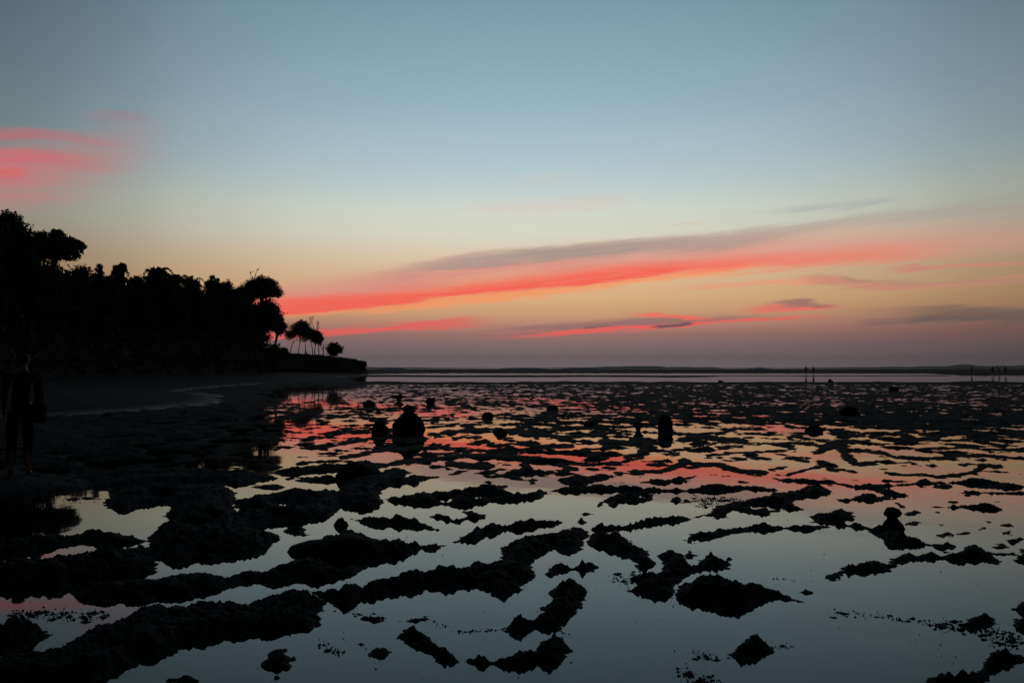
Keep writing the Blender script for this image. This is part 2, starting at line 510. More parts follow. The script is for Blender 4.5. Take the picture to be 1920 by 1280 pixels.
for pts, r in [([(0, 555), (100, 530), (200, 548), (340, 560)], 17), ([(20, 602), (120, 578), (240, 566), (450, 575), (680, 568)], 8),
               ([(205, 606), (330, 588)], 8), ([(140, 642), (300, 625), (450, 622), (590, 612)], 8), ([(280, 658), (350, 662)], 9), ([(370, 650), (490, 662)], 9),
               ([(590, 655), (700, 672)], 11), ([(600, 540), (660, 530)], 9), ([(700, 575), (800, 592), (900, 570), (1040, 560)], 11),
               ([(760, 622), (860, 590), (900, 605), (920, 640), (970, 690), (1060, 685)], 16), ([(930, 540), (1020, 524)], 9), ([(1260, 552), (1420, 552)], 14),
               ([(900, 612), (1100, 622), (1200, 650), (1300, 662), (1520, 652)], 10), ([(1320, 607), (1560, 596), (1780, 612), (1920, 602)], 9),
               ([(1480, 640), (1700, 642), (1920, 660)], 11), ([(0, 672), (60, 690), (200, 692), (330, 730), (450, 740)], 17),
               ([(200, 520), (290, 492), (370, 490)], 11), ([(410, 520), (520, 512)], 8), ([(940, 525), (1010, 530)], 12), ([(640, 605), (600, 605)], 5),
               ([(1430, 760), (1550, 752), (1640, 738), (1700, 700), (1780, 705)], 13), ([(1150, 738), (1250, 752), (1370, 748)], 10),
               ([(500, 720), (560, 712)], 9), ([(600, 748), (760, 705), (830, 700), (830, 720), (960, 730)], 10),
               ([(1560, 690), (1640, 690), (1730, 700)], 9)]:
    S(1280, 640, pts, r)
wpx = fbm(GX * 5, GY * 4, 4) * 9; wpy = fbm(GX * 5 + 9, GY * 4 + 31, 4) * 5
FS = np.full(PX.shape, -9.0)
sel = (rows > 780) & (rows < 930)
sx = (PX + wpx)[sel]; sy = (PY + wpy)[sel]; best = FS[sel]; dd = dist[sel]
for pts, r in STROKES:
    for (ax, ay), (bx, by) in zip(pts[:-1], pts[1:]):
        ex, ey = bx - ax, (by - ay) * 2.2
        t = np.clip(((sx - ax) * ex + (sy - ay) * 2.2 * ey) / (ex * ex + ey * ey + 1e-9), 0, 1)
        d = np.hypot(sx - ax - t * ex, ((sy - ay) * 2.2 - t * ey)) / 2.2
        best = np.maximum(best, (r * .85 - d))
FS[sel] = best
Zs = np.clip(FS, -4, 9) * dist / FPX * .55 + np.where(FS > 0, .012 * crag, 0)
Z = np.maximum(Z, Zs)

# far strips of open water, and the raised outer edge of the reef


def band(y0, y1, x0, x1, s=14):
    wob = fbm(PX * .006, PY * .1, 4) * 2.2
    return (sstep(y0 - .7, y0 + .7, PY + wob * .5) * (1 - sstep(y1 - .7, y1 + .7, PY + wob * .5))
            * sstep(x0 - s, x0 + s, PX) * (1 - sstep(x1 - s, x1 + s, PX)))


edge_hi = np.interp(PX, [-700, 560, 690, 800, 1300, 1740, 1800, 2700], [702, 702, 702, 700.5, 700.5, 700.8, 703.8, 704.5])
rub = fbm(GX * .35, GY * .12, 4)
top_y = np.interp(PX, [-700, 700, 1920, 2700], [.45, .6, .7, .75])
outer = sstep(0, 4.5, edge_hi - PY + rub * 1.2)
Zo = top_y * outer + .12 * rub * outer - .12
Zfar = np.where(PY < 719, np.where(PY < edge_hi + 1.2, Zo, -.05), Z)
# low bars between the strips
bar = np.maximum(band(703.4, 706.6, 560, 1330, 60), band(703.6, 704.9, 1300, 1800, 60) * .8)
bar = np.maximum(bar, band(705.4, 707.2, 1700, 2700, 60) * 0)
strip2 = (PY >= 706.5) & (PY < 719)
left_dark = 1 - sstep(610, 700, PX + rub * 60)
near_edge = sstep(715.2, 717.5, PY + fbm(PX * .01, PY * .05, 3) * 3)
Zb = -.05 + .14 * np.maximum(np.maximum(bar, left_dark * .9), near_edge) + .05 * rub
Zfar = np.where((PY < 719) & (PY >= edge_hi + 1.2), Zb, Zfar)
keep = Zfar > -.03
reef = height_mesh('reef_flat', GX, GY, Zfar, keep, M_reef)
tag(reef, kind='structure')


# ------------------------------------------------------------------ near coral ridges, each its own thing
RG = 'exposed coral ridges among the tide pools'


def poly_px(reg, pts):
    ox, oy = {'L': (0, 860), 'C': (640, 860), 'R': (1280, 860)}[reg]
    return [(ox + a / 3.0, oy + b / 3.0) for a, b in pts]


def ridge_obj(polys, label, holes=(), name='coral_ridge', group=RG, hmul=1.0, cat='coral ridge', rise=1.0, er=1.35, grow=0.0):
    allp = [p for q_ in polys for p in q_]
    x0 = min(p[0] for p in allp) - 12; x1 = max(p[0] for p in allp) + 12
    y0 = min(p[1] for p in allp) - 8; y1 = max(p[1] for p in allp) + 8
    st = 2.0
    c = np.arange(x0, x1, st); r = np.arange(y0, y1, 1.4)
    px, py = np.meshgrid(c, r)
    X, Y = ground(px, py)
    D = np.hypot(X, Y)
    sd = np.full(X.shape, -9.0)
    for q_ in polys:
        gx, gy = ground([p[0] for p in q_], [p[1] for p in q_])
        # outlines were surveyed with their mirror image: draw them in a little in depth
        pg = np.stack([gx, gy], -1)
        area = abs(np.sum(gx * np.roll(gy, -1) - gy * np.roll(gx, -1))) / 2
        per = np.sum(np.hypot(gx - np.roll(gx, -1), gy - np.roll(gy, -1)))
        de = np.minimum(.013 * D / H0, .26 * area / per) * er
        sd = np.maximum(sd, np.minimum(sdf(X, Y + de, pg), sdf(X, Y - de, pg)))
    for hx, hy, hr, hv in holes:
        hd = (np.hypot((px - hx) / hr, (py - hy) / hv) - 1) * .25
        sd = np.minimum(sd, hd)
    k = float(np.clip(np.mean(D) / 6.0, .7, 2.6))
    jag = fbm(X * 12 / k, Y * 11 / k, 5, .62) + .35 * fbm(X * 3.5 / k, Y * 3 / k, 3)
    sd = sd - .009 * k + grow + .060 * k * jag + .022 * k * fbm(X * 26 / k, Y * 22 / k, 3)
    slope = 1.35 * H0 / D * rise
    crg = 1.15 * fbm(X * 15 / k, Y * 14 / k, 5, .68) + .35 * (1 - 4 * np.abs(fbm(X * 9 / k + 3, Y * 6 / k, 3)))
    lump = fbm(X * 3.1, Y * 3.1, 3)
    z_ = np.where(sd > 0, np.minimum(slope * sd, (.066 * hmul + .03 * sd)) * (1 + .6 * lump), slope * sd)
    z_ += sstep(0, .09, sd) * (.026 * crg * hmul + .006)
    f1_, f2_ = voronoi(X * 9 / k, Y * 9 / k)
    z_ += sstep(.01, .12, sd) * (.022 - .05 * f1_ * f1_) * hmul
    z_ = np.maximum(z_, -.06)
    o = height_mesh(name, X, Y, z_, z_ > -.03, M_rock)
    o['label'] = label; o['category'] = cat
    if group: o['group'] = group
    return o


C, L, R = 'C', 'L', 'R'
P = poly_px
ridge_obj([P(C, [(300, 1000), (345, 960), (400, 935), (440, 960), (500, 990), (545, 1040), (600, 1065), (650, 1110), (690, 1135), (640, 1165), (590, 1168), (530, 1150), (480, 1100), (430, 1090), (380, 1060), (320, 1030)])],
          'short black coral ridge forming the left half of the open arc near the bottom middle')
ridge_obj([P(C, [(700, 1125), (760, 1115), (800, 1115), (860, 1130), (900, 1120), (980, 1100), (1050, 1090), (1090, 1060), (1130, 1010), (1180, 1000), (1250, 985), (1270, 1040), (1320, 1085), (1260, 1110), (1250, 1165), (1190, 1180), (1140, 1205), (1100, 1165), (1060, 1195), (980, 1190), (900, 1200), (850, 1170), (800, 1190), (740, 1175), (700, 1150)])],
          'right half of the bottom coral arc, swelling into a broad lump at its right end')
ridge_obj([P(C, [(840, 960), (920, 935), (980, 895), (1020, 895), (1055, 915), (1090, 880), (1120, 860), (1115, 825), (1185, 800), (1155, 755), (1200, 710), (1260, 700), (1340, 695), (1400, 745), (1370, 820), (1320, 890), (1240, 945), (1260, 970), (1190, 975), (1150, 990), (1100, 965), (1050, 985), (980, 1025), (930, 995), (880, 975)])],
          'club shaped coral ridge slanting down to the left just above the bottom arc')
ridge_obj([P(C, [(130, 1095), (200, 1060), (300, 1075), (290, 1105), (220, 1135), (150, 1115)])],
          'small flat coral islet left of the bottom arc', name='coral_islet', hmul=.6, cat='coral islet')
ridge_obj([P(C, [(90, 900), (130, 885), (200, 890), (250, 915), (210, 938), (140, 915)])],
          'thin dark coral sliver below the long central ridge, left of its twin', name='coral_islet', hmul=.4, cat='coral islet')
ridge_obj([P(C, [(300, 915), (370, 905), (430, 895), (490, 880), (525, 905), (440, 920), (350, 922)])],
          'thin coral sliver with a pointed right end between the long central ridge and the arc', name='coral_islet', hmul=.5, cat='coral islet')
ridge_obj([P(C, [(1140, 655), (1160, 610), (1220, 595), (1300, 610), (1380, 580), (1440, 595), (1460, 620), (1400, 640), (1380, 662), (1330, 635), (1270, 635), (1215, 650), (1200, 680), (1170, 675)])],
          'bow shaped coral islet alone in the pool right of the long central ridge', name='coral_islet', cat='coral islet')
ridge_obj([P(L, [(1700, 745), (1740, 730), (1920, 735)]) + P(C, [(60, 725), (110, 720), (170, 690), (270, 680), (340, 650), (460, 640), (500, 610), (630, 610), (650, 630), (720, 585), (780, 565), (810, 600), (900, 590), (890, 530), (870, 500), (940, 470), (1000, 455), (1060, 440), (1120, 425), (1200, 420), (1270, 400), (1290, 375), (1350, 380), (1400, 400), (1400, 440), (1375, 470), (1360, 520), (1290, 565), (1240, 540), (1200, 515), (1150, 545), (1110, 570), (1080, 610), (1100, 640), (1110, 670), (1060, 700), (1010, 705), (1055, 740), (990, 770), (910, 810), (850, 790), (830, 760), (760, 735), (700, 725), (620, 745), (570, 755), (500, 735), (440, 760), (390, 785), (320, 770), (240, 785), (150, 800), (40, 840), (-60, 850)])],
          'long thick coral ridge climbing from lower left to the ridge crossing in the middle', er=1.3, hmul=.85, holes=[(1033, 1020, 11, 5), (960, 1085, 5, 4)])
ridge_obj([P(L, [(-300, 1170), (0, 1120), (180, 1090), (300, 1085), (400, 1030), (520, 960), (640, 940), (700, 880), (780, 845), (900, 835), (1040, 830), (1150, 825), (1400, 820), (1560, 760), (1640, 745), (1740, 735), (1860, 790), (1810, 860), (1820, 910), (1790, 945), (1860, 980), (1740, 985), (1640, 985), (1500, 1010), (1300, 1020), (1100, 1050), (1000, 1075), (960, 1110), (860, 1140), (780, 1150), (740, 1190), (620, 1235), (480, 1290), (200, 1330), (-300, 1340)])],
          'broad black coral shelf filling the lower left of the foreground', hmul=.7, er=1.3, holes=[(427, 1165, 8, 3)])
ridge_obj([P(L, [(380, 800), (340, 740), (420, 700), (680, 690), (700, 700), (780, 690), (830, 665), (920, 680), (1000, 655), (1140, 635), (1280, 660), (1400, 640), (1450, 620), (1500, 630), (1600, 590), (1760, 565), (1860, 560), (1870, 590), (1920, 620)]) + P(C, [(60, 590), (170, 590), (200, 620), (110, 630), (90, 660), (0, 685)]) + P(L, [(1840, 700), (1700, 720), (1650, 695), (1590, 715), (1520, 745), (1440, 720), (1380, 710), (1270, 740), (1220, 765), (1110, 770), (1040, 800), (860, 800), (780, 835), (680, 830), (600, 815), (540, 835), (420, 830)])],
          'long coral ridge second from the bottom on the left, ending below the rounded boulder', hmul=.7, er=1.5)
ridge_obj([P(L, [(-200, 560), (0, 600), (240, 600), (370, 560), (430, 590), (480, 565), (600, 550), (700, 548), (760, 500), (860, 520), (880, 560), (840, 640), (760, 665), (670, 690), (420, 705), (330, 760), (270, 735), (180, 740), (100, 745), (0, 740), (-200, 730)])],
          'dark coral ridge at the left edge between two pink pools', hmul=1.2, er=.2, grow=.035)
ridge_obj([P(L, [(-200, 480), (0, 480), (190, 455), (330, 440), (400, 442), (460, 420), (600, 405), (680, 415), (740, 435), (850, 445), (820, 480), (720, 490), (640, 498), (590, 530), (500, 490), (430, 485), (300, 505), (0, 560), (-200, 560)])],
          'narrow coral ridge under the bright grey pool at the far left')
ridge_obj([P(L, [(850, 445), (940, 355), (1010, 362), (1090, 390), (1150, 395), (1210, 350), (1300, 325), (1400, 355), (1420, 410), (1530, 420), (1570, 440), (1500, 490), (1480, 530), (1340, 555), (1270, 545), (1210, 580), (1080, 570), (990, 600), (930, 575), (870, 560), (840, 510)])],
          'lumpy coral mound left of the rounded boulder', hmul=1.1, er=.2, grow=.035)
ridge_obj([P(L, [(600, 230), (700, 160), (760, 180), (960, 165), (1240, 155), (1320, 190), (1310, 240), (1300, 290), (1420, 330), (1420, 400), (1300, 400), (1210, 350), (1040, 365), (990, 370), (940, 320), (980, 270), (880, 250), (790, 270), (680, 300), (600, 270)])],
          'wide coral mass between the bright left pool and the pale strip above it', er=.2, grow=.035, holes=[(433, 957, 5, 3), (372, 983, 34, 5), (300, 935, 16, 3)])
ridge_obj([P(L, [(1310, 240), (1400, 235), (1500, 215), (1640, 180), (1760, 190), (1900, 185), (1925, 250), (1870, 315), (1820, 340), (1700, 350), (1520, 365), (1420, 400), (1380, 330)])],
          'broad coral mass behind the rounded boulder, pierced by a small pale pool', er=.2, grow=.035, holes=[(543, 948, 32, 8), (477, 956, 14, 4), (590, 925, 14, 3)])
ridge_obj([P(L, [(1580, 400), (1640, 380), (1720, 390), (1750, 430), (1700, 445), (1600, 422)])],
          'small coral knob touching the left side of the rounded boulder', name='coral_islet', cat='coral islet')
ridge_obj([P(L, [(1680, 480), (1760, 530), (1900, 565)]) + P(C, [(0, 575), (60, 590), (200, 588), (300, 570), (400, 550), (440, 520), (490, 545), (550, 525), (590, 500), (590, 475), (500, 475), (400, 480), (330, 465), (270, 470), (200, 440), (100, 420), (30, 420)])],
          'coral ridge running right from the foot of the rounded boulder')
ridge_obj([P(C, [(590, 475), (650, 450), (720, 405), (790, 385), (860, 375), (900, 380), (960, 370), (1020, 355), (1090, 345), (1150, 350), (1250, 350), (1230, 380), (1160, 385), (1080, 400), (1000, 410), (940, 405), (880, 430), (820, 450), (760, 475), (700, 470), (650, 478)])],
          'bumpy coral ridge slanting up to the right, parallel above the thick central one', holes=[(911, 999, 4, 3)])
ridge_obj([P(C, [(30, 330), (100, 335), (200, 340), (250, 345), (290, 315), (330, 330), (420, 335), (460, 360), (520, 375), (570, 400), (540, 410), (450, 400), (380, 395), (270, 380), (210, 405), (150, 380), (60, 352)])],
          'short coral ridge tapering to the right just above the rounded boulder')
ridge_obj([P(C, [(460, 330), (540, 305), (600, 320), (650, 340), (700, 325), (690, 295), (760, 300), (815, 315), (800, 345), (720, 345), (650, 368), (600, 357), (520, 342)])],
          'hooked coral islet above the short tapering ridge', name='coral_islet', cat='coral islet')
ridge_obj([P(C, [(230, 215), (330, 215), (420, 200), (540, 190), (640, 180), (760, 155), (800, 140), (850, 145), (900, 135), (920, 165), (960, 185), (1050, 195), (1060, 180), (1110, 170), (1170, 175), (1170, 205), (1120, 240), (1060, 235), (960, 250), (860, 250), (740, 275), (640, 280), (540, 265), (440, 268), (380, 275), (330, 255), (240, 250)])],
          'long double coral ridge enclosing a slit of pale water in the middle distance', holes=[(913, 931, 55, 4), (835, 938, 17, 4.5), (783, 937, 5, 3), (895, 936, 10, 3)])
ridge_obj([P(C, [(1170, 172), (1300, 160), (1400, 152), (1520, 160), (1700, 165), (1920, 172)]) + P(R, [(130, 150), (220, 150), (380, 155), (520, 165), (630, 178), (500, 190), (380, 178), (300, 187), (120, 190), (0, 192)]) + P(C, [(1760, 190), (1550, 187), (1430, 187), (1330, 195), (1220, 190), (1170, 200)])],
          'very long thin coral ridge stretching level across the middle from centre to right')
ridge_obj([P(C, [(1420, 270), (1470, 225), (1550, 205), (1640, 192), (1700, 185), (1770, 200), (1740, 235), (1700, 252), (1610, 242), (1560, 250), (1565, 272), (1520, 280), (1490, 250), (1450, 277)])],
          'ragged coral spur hanging down left from the very long thin ridge', holes=[(1205, 932, 12, 4)])
ridge_obj([P(C, [(770, 95), (880, 85), (960, 68), (1050, 68), (1200, 66), (1240, 75), (1160, 92), (1040, 92), (960, 102), (860, 112), (790, 107)])],
          'slim level coral ridge behind the long double ridge')
ridge_obj([P(C, [(1200, 115), (1280, 105), (1380, 98), (1450, 93), (1540, 88), (1590, 68), (1600, 95), (1520, 112), (1450, 125), (1380, 155), (1300, 158), (1240, 142)])],
          'broad coral patch with a pointed right tip just behind the very long thin ridge')
ridge_obj([P(C, [(1040, 125), (1060, 95), (1090, 108), (1112, 98), (1098, 147), (1055, 147)])],
          'small upright coral stub below the slim level ridge', name='coral_islet', cat='coral islet')
ridge_obj([P(C, [(1740, 152), (1800, 122), (1920, 102)]) + P(R, [(60, 90), (100, 95), (60, 115), (20, 140), (0, 130)]) + P(C, [(1830, 142)])],
          'coral tongue pointing left above the very long thin ridge, at the right of the middle')
ridge_obj([P(L, [(1500, 90), (1560, 68), (1700, 48), (1920, 36)]) + P(C, [(120, 20), (60, 62)]) + P(L, [(1800, 78), (1600, 96)])],
          'slender coral ridge left of the dark boulder pile in the middle distance')
ridge_obj([P(C, [(0, 60), (60, 20), (160, 8), (185, 25), (180, 60), (150, 100), (250, 62), (370, 50), (400, 75), (350, 105), (460, 95), (550, 92), (550, 112), (470, 122), (430, 152), (330, 147), (240, 170), (230, 205), (250, 240), (230, 270), (200, 295), (60, 295), (0, 280), (-60, 270), (-60, 200), (0, 150)])],
          'heaped coral mass with ragged arms reaching right below the slender ridge', hmul=1.1, holes=[(700, 884, 14, 4), (682, 928, 7, 2.5), (775, 891, 6, 4)])
ridge_obj([P(L, [(1650, 122), (1720, 108), (1920, 104), (1925, 130), (1800, 132), (1680, 138)])],
          'little level coral bar left of the heaped coral mass', name='coral_islet', cat='coral islet')
ridge_obj([P(L, [(1420, 160), (1440, 142), (1470, 145), (1478, 165), (1450, 172)])],
          'tiny round coral knob in the pale pool on the left', name='coral_islet', cat='coral islet')
ridge_obj([P(L, [(1520, 160), (1560, 150), (1595, 155), (1590, 170), (1550, 172)])],
          'tiny oblong coral knob just right of the round one in the pale pool', name='coral_islet', cat='coral islet')
ridge_obj([P(L, [(480, 130), (760, 110), (960, 105), (1240, 100), (1500, 92), (1560, 110), (1340, 150), (1250, 140), (960, 150), (740, 145), (480, 170)])],
          'long thin coral ridge along the top of the pale pools on the left', er=.2, grow=.035)
ridge_obj([P(L, [(1440, 1185), (1490, 1130), (1520, 1080), (1630, 1060), (1600, 1100), (1720, 1120), (1650, 1145), (1640, 1190), (1560, 1200), (1600, 1240), (1510, 1260), (1540, 1205)])],
          'ragged low coral islet with a broken outline at the bottom, below the left shelf', name='coral_islet', hmul=.5, cat='coral islet')
ridge_obj([P(L, [(890, 1262), (950, 1232), (1080, 1215), (1140, 1245), (1100, 1275)])],
          'low coral islet cut by the bottom edge of the picture, left of the middle', name='coral_islet', cat='coral islet')
ridge_obj([P(L, [(-100, 930), (30, 925), (100, 940), (150, 920), (180, 875), (210, 900), (240, 940), (300, 970), (320, 990), (260, 1010), (200, 1050), (100, 1090), (0, 1110), (-100, 1120)])],
          'pointed coral mound in the lower left corner', hmul=1.6)
# right of the middle
ridge_obj([P(C, [(1385, 400), (1390, 380), (1500, 370), (1580, 375), (1640, 350), (1720, 340), (1820, 330), (1920, 325)]) + P(R, [(60, 318), (130, 305), (150, 280), (250, 245), (400, 225), (460, 205), (560, 195), (640, 180), (660, 160), (740, 145), (800, 150), (830, 175), (860, 190), (840, 210), (780, 215), (700, 225), (640, 240), (650, 270), (720, 295), (640, 297), (570, 292), (520, 322), (450, 327), (380, 312), (310, 297), (270, 312), (270, 337), (200, 347), (130, 327), (0, 362)]) + P(C, [(1850, 367), (1780, 377), (1700, 392), (1640, 407), (1550, 407), (1440, 417)])],
          'long coral ridge rising right from the crossing, broadening round an oval pool', holes=[(1433, 951, 34, 5.5), (1232, 985, 3, 2)])
ridge_obj([P(C, [(1372, 425), (1440, 418), (1500, 430), (1530, 410), (1560, 430), (1620, 450), (1660, 490), (1720, 515), (1740, 560), (1790, 590), (1770, 615), (1740, 630), (1690, 640), (1630, 605), (1640, 580), (1590, 545), (1540, 540), (1480, 510), (1400, 500), (1375, 470)])],
          'thick coral ridge running down to the right from the crossing')
ridge_obj([P(C, [(1310, 350), (1345, 338), (1385, 352), (1375, 375), (1330, 372)])],
          'small coral lump sitting at the top of the ridge crossing', name='coral_islet', cat='coral islet')
ridge_obj([P(C, [(1345, 310), (1370, 298), (1420, 303), (1390, 325), (1355, 325)])],
          'small oval coral islet above the ridge crossing', name='coral_islet', cat='coral islet')
ridge_obj([P(C, [(1560, 740), (1620, 725), (1650, 700), (1600, 672), (1650, 650), (1740, 655), (1800, 622), (1795, 580), (1760, 530), (1830, 515)]) + P(R, [(0, 535), (30, 580), (60, 600), (100, 560), (120, 530), (170, 532), (220, 570), (260, 540), (290, 590), (270, 630), (210, 625), (150, 632), (80, 650), (60, 665), (0, 680)]) + P(C, [(1880, 790), (1800, 800), (1730, 790), (1660, 765)])],
          'ragged coral patch with a forked right end above the spiny island', holes=[(1228, 1068, 10, 5), (1213, 1092, 9, 3), (1200, 1110, 5, 2)])
ridge_obj([P(R, [(0, 515), (40, 508), (90, 545), (60, 560), (10, 565)])],
          'small coral lump on the upper edge of the forked patch', name='coral_islet', cat='coral islet')
ridge_obj([P(C, [(1880, 700), (1920, 690)]) + P(R, [(60, 675), (180, 680), (300, 700), (400, 705), (450, 730), (500, 735), (530, 710), (560, 750), (650, 785), (720, 820), (600, 815), (540, 800), (480, 820), (400, 865), (330, 865), (260, 855), (210, 880), (160, 840), (120, 820), (0, 835)]) + P(C, [(1890, 840), (1870, 760)])],
          'large spiny coral island with a long thin tail to the right', hmul=1.2, name='coral_islet', cat='coral islet')
ridge_obj([P(R, [(650, 750), (690, 735), (735, 755), (700, 765)])],
          'tiny coral islet above the tail of the spiny island', name='coral_islet', cat='coral islet')
ridge_obj([P(R, [(750, 650), (820, 640), (860, 620), (910, 590), (950, 595), (1010, 580), (1040, 565), (1080, 580), (1140, 590), (1150, 560), (1220, 535), (1270, 520), (1310, 540), (1380, 530), (1440, 545), (1500, 540), (1560, 500), (1590, 482), (1640, 510), (1740, 525), (1870, 530), (1880, 545), (1770, 547), (1815, 590), (1780, 600), (1700, 580), (1640, 575), (1590, 600), (1540, 580), (1460, 570), (1380, 580), (1310, 577), (1240, 600), (1180, 640), (1120, 640), (1040, 665), (990, 650), (910, 655), (900, 690), (840, 690), (800, 665)])],
          'saw toothed coral ridge on the right tapering to a point at its left end')
ridge_obj([P(R, [(0, 440), (40, 420), (100, 420), (200, 400), (280, 388), (420, 370), (560, 380), (660, 375), (760, 375), (850, 360), (920, 365), (1000, 370), (1060, 385), (1140, 395), (1220, 400), (1220, 430), (1280, 430), (1320, 460), (1400, 480), (1480, 468), (1540, 490), (1560, 500), (1500, 535), (1400, 500), (1320, 495), (1270, 495), (1180, 490), (1130, 480), (1110, 455), (1080, 430), (1030, 402), (960, 387), (860, 382), (720, 417), (600, 402), (520, 417), (420, 407), (300, 427), (180, 457), (80, 462), (80, 490), (0, 482)])],
          'long arched coral ridge rimming the large pool on the right and carrying a knobbed pillar', holes=[(1698, 1014, 9, 3)])
ridge_obj([P(R, [(640, 357), (720, 350), (690, 320), (760, 315), (840, 320), (820, 290), (900, 288), (960, 298), (975, 345), (900, 357), (820, 368), (700, 364)])],
          'broad two lobed coral islet resting against the top of the long arched ridge', name='coral_islet', cat='coral islet')
ridge_obj([P(R, [(460, 100), (560, 110), (700, 120), (800, 122), (960, 148), (1150, 143), (1240, 138), (1340, 118), (1460, 130), (1680, 118), (1760, 128), (1820, 148), (1960, 150), (1960, 168), (1820, 175), (1740, 152), (1480, 142), (1330, 152), (1210, 157), (1150, 167), (1200, 185), (1290, 205), (1280, 225), (1150, 207), (1060, 177), (960, 167), (850, 142), (700, 137), (560, 132)])],
          'thin wavy coral ridge running to the right edge with one arm dropping below it')
ridge_obj([P(R, [(850, 222), (930, 230), (980, 205), (1060, 210), (1180, 212), (1130, 245), (990, 238), (930, 250), (870, 237)])],
          'short coral bar below the arm of the thin wavy ridge', name='coral_islet', cat='coral islet')
ridge_obj([P(R, [(1550, 185), (1600, 172), (1620, 183), (1780, 188), (1960, 185), (1960, 202), (1780, 200), (1620, 202), (1610, 227), (1580, 212)])],
          'coral ridge at the right edge that starts in a small drooping knob')
ridge_obj([P(R, [(1310, 258), (1400, 264), (1540, 264), (1680, 255), (1740, 262), (1820, 285), (1820, 300), (1700, 290), (1550, 282), (1400, 277)])],
          'straight thin coral ridge below the one with the drooping knob')
ridge_obj([P(R, [(1150, 242), (1200, 238), (1245, 255), (1240, 285), (1215, 285), (1205, 258)])],
          'bent coral scrap just above the knobbed pillar', name='coral_islet', cat='coral islet')
ridge_obj([P(R, [(1330, 1250), (1390, 1215), (1470, 1210), (1560, 1215), (1650, 1180), (1680, 1110), (1740, 1065), (1760, 1060), (1800, 1090), (1860, 1105), (1990, 1110), (1990, 1140), (1860, 1180), (1780, 1210), (1720, 1270), (1720, 1320), (1340, 1320)])],
          'coral ridge with a raised pointed hump in the lower right corner', hmul=1.3)
ridge_obj([P(R, [(230, 1090), (300, 1060), (340, 1010), (400, 985), (440, 1012), (490, 1040), (540, 1065), (530, 1100), (470, 1125), (400, 1135), (350, 1155), (270, 1130)])],
          'lone peaked coral islet in the open pool at the lower right', hmul=1.2, name='coral_islet', cat='coral islet', rise=1.1)
ridge_obj([P(R, [(1540, 925), (1570, 915), (1620, 880), (1680, 873), (1740, 893), (1790, 920), (1760, 950), (1700, 955), (1640, 985), (1590, 960)])],
          'small humped coral islet at the end of the trail of floating weed', name='coral_islet', cat='coral islet')
ridge_obj([P(R, [(1840, 830), (1900, 798), (1990, 790), (1990, 1000), (1930, 990), (1870, 960), (1850, 910), (1900, 890), (1860, 860)])],
          'notched coral mound cut by the right edge near the floating weed')
ridge_obj([P(R, [(1860, 580), (1880, 530), (1900, 500), (1990, 490), (1990, 585)])],
          'coral lump at the right edge above the saw toothed ridge')
ridge_obj([P(R, [(-10, 205), (30, 210), (55, 245), (0, 250)]), P(C, [(1830, 235), (1860, 218), (1920, 208), (1920, 248), (1860, 250)])],
          'small coral patch left of the weedy stretch on the right', name='coral_islet', cat='coral islet')
blobs = [(1300, 308, 52, 17, 'oval coral islet right of the knobbed pillar head'), (1305, 364, 50, 15, 'oval coral islet right of the foot of the knobbed pillar'),
         (1480, 432, 52, 18, 'left one of two touching coral islets behind the arched ridge'), (1582, 418, 52, 12, 'flat coral islet touching its thicker neighbour behind the arched ridge'),
         (1680, 398, 28, 14, 'small round coral islet in the cluster at the right'), (1715, 362, 28, 14, 'small round coral islet, uppermost on the left of the right hand cluster'),
         (1820, 372, 58, 12, 'flat long coral islet in the cluster near the right edge'), (1820, 415, 40, 16, 'plump coral islet under the flat long one near the right edge'),
         (1790, 492, 60, 19, 'lowest oval coral islet of the right hand cluster'), (1870, 460, 60, 20, 'coral islet of the right hand cluster nearest the edge'),
         (1462, 372, 26, 7, 'tiny flat coral scrap between the arched ridge and the right cluster'), (1775, 238, 28, 10, 'tiny coral scrap above the straight thin ridge'),
         (1442, 302, 12, 6, 'tiniest coral scrap below the straight thin ridge'), (1690, 300, 40, 6, 'flat coral scrap under the straight thin ridge')]
for bx, by, bw, bh, lb in blobs:
    ph = random.random() * 6
    ridge_obj([P(R, [(bx + bw * math.cos(a) * (1 + .12 * math.sin(3 * a + ph)), by + bh * math.sin(a) * (1 + .15 * math.sin(2 * a + ph))) for a in np.linspace(0, 2 * math.pi, 14)[:-1]])],
              lb, name='coral_islet', cat='coral islet', hmul=.8, group='small coral islets in the pools on the right')

# ------------------------------------------------------------------ boulders and coral heads
import bmesh


def noise3(V, s, seed):
    from mathutils import noise as mn, Vector
    off = Vector((seed * 3.1, seed * 1.7, seed * .9))
    out = np.empty(len(V))
    for i, p in enumerate(V):
        out[i] = mn.fractal(Vector(p) * s + off, .9, 2.1, 4)
    return out


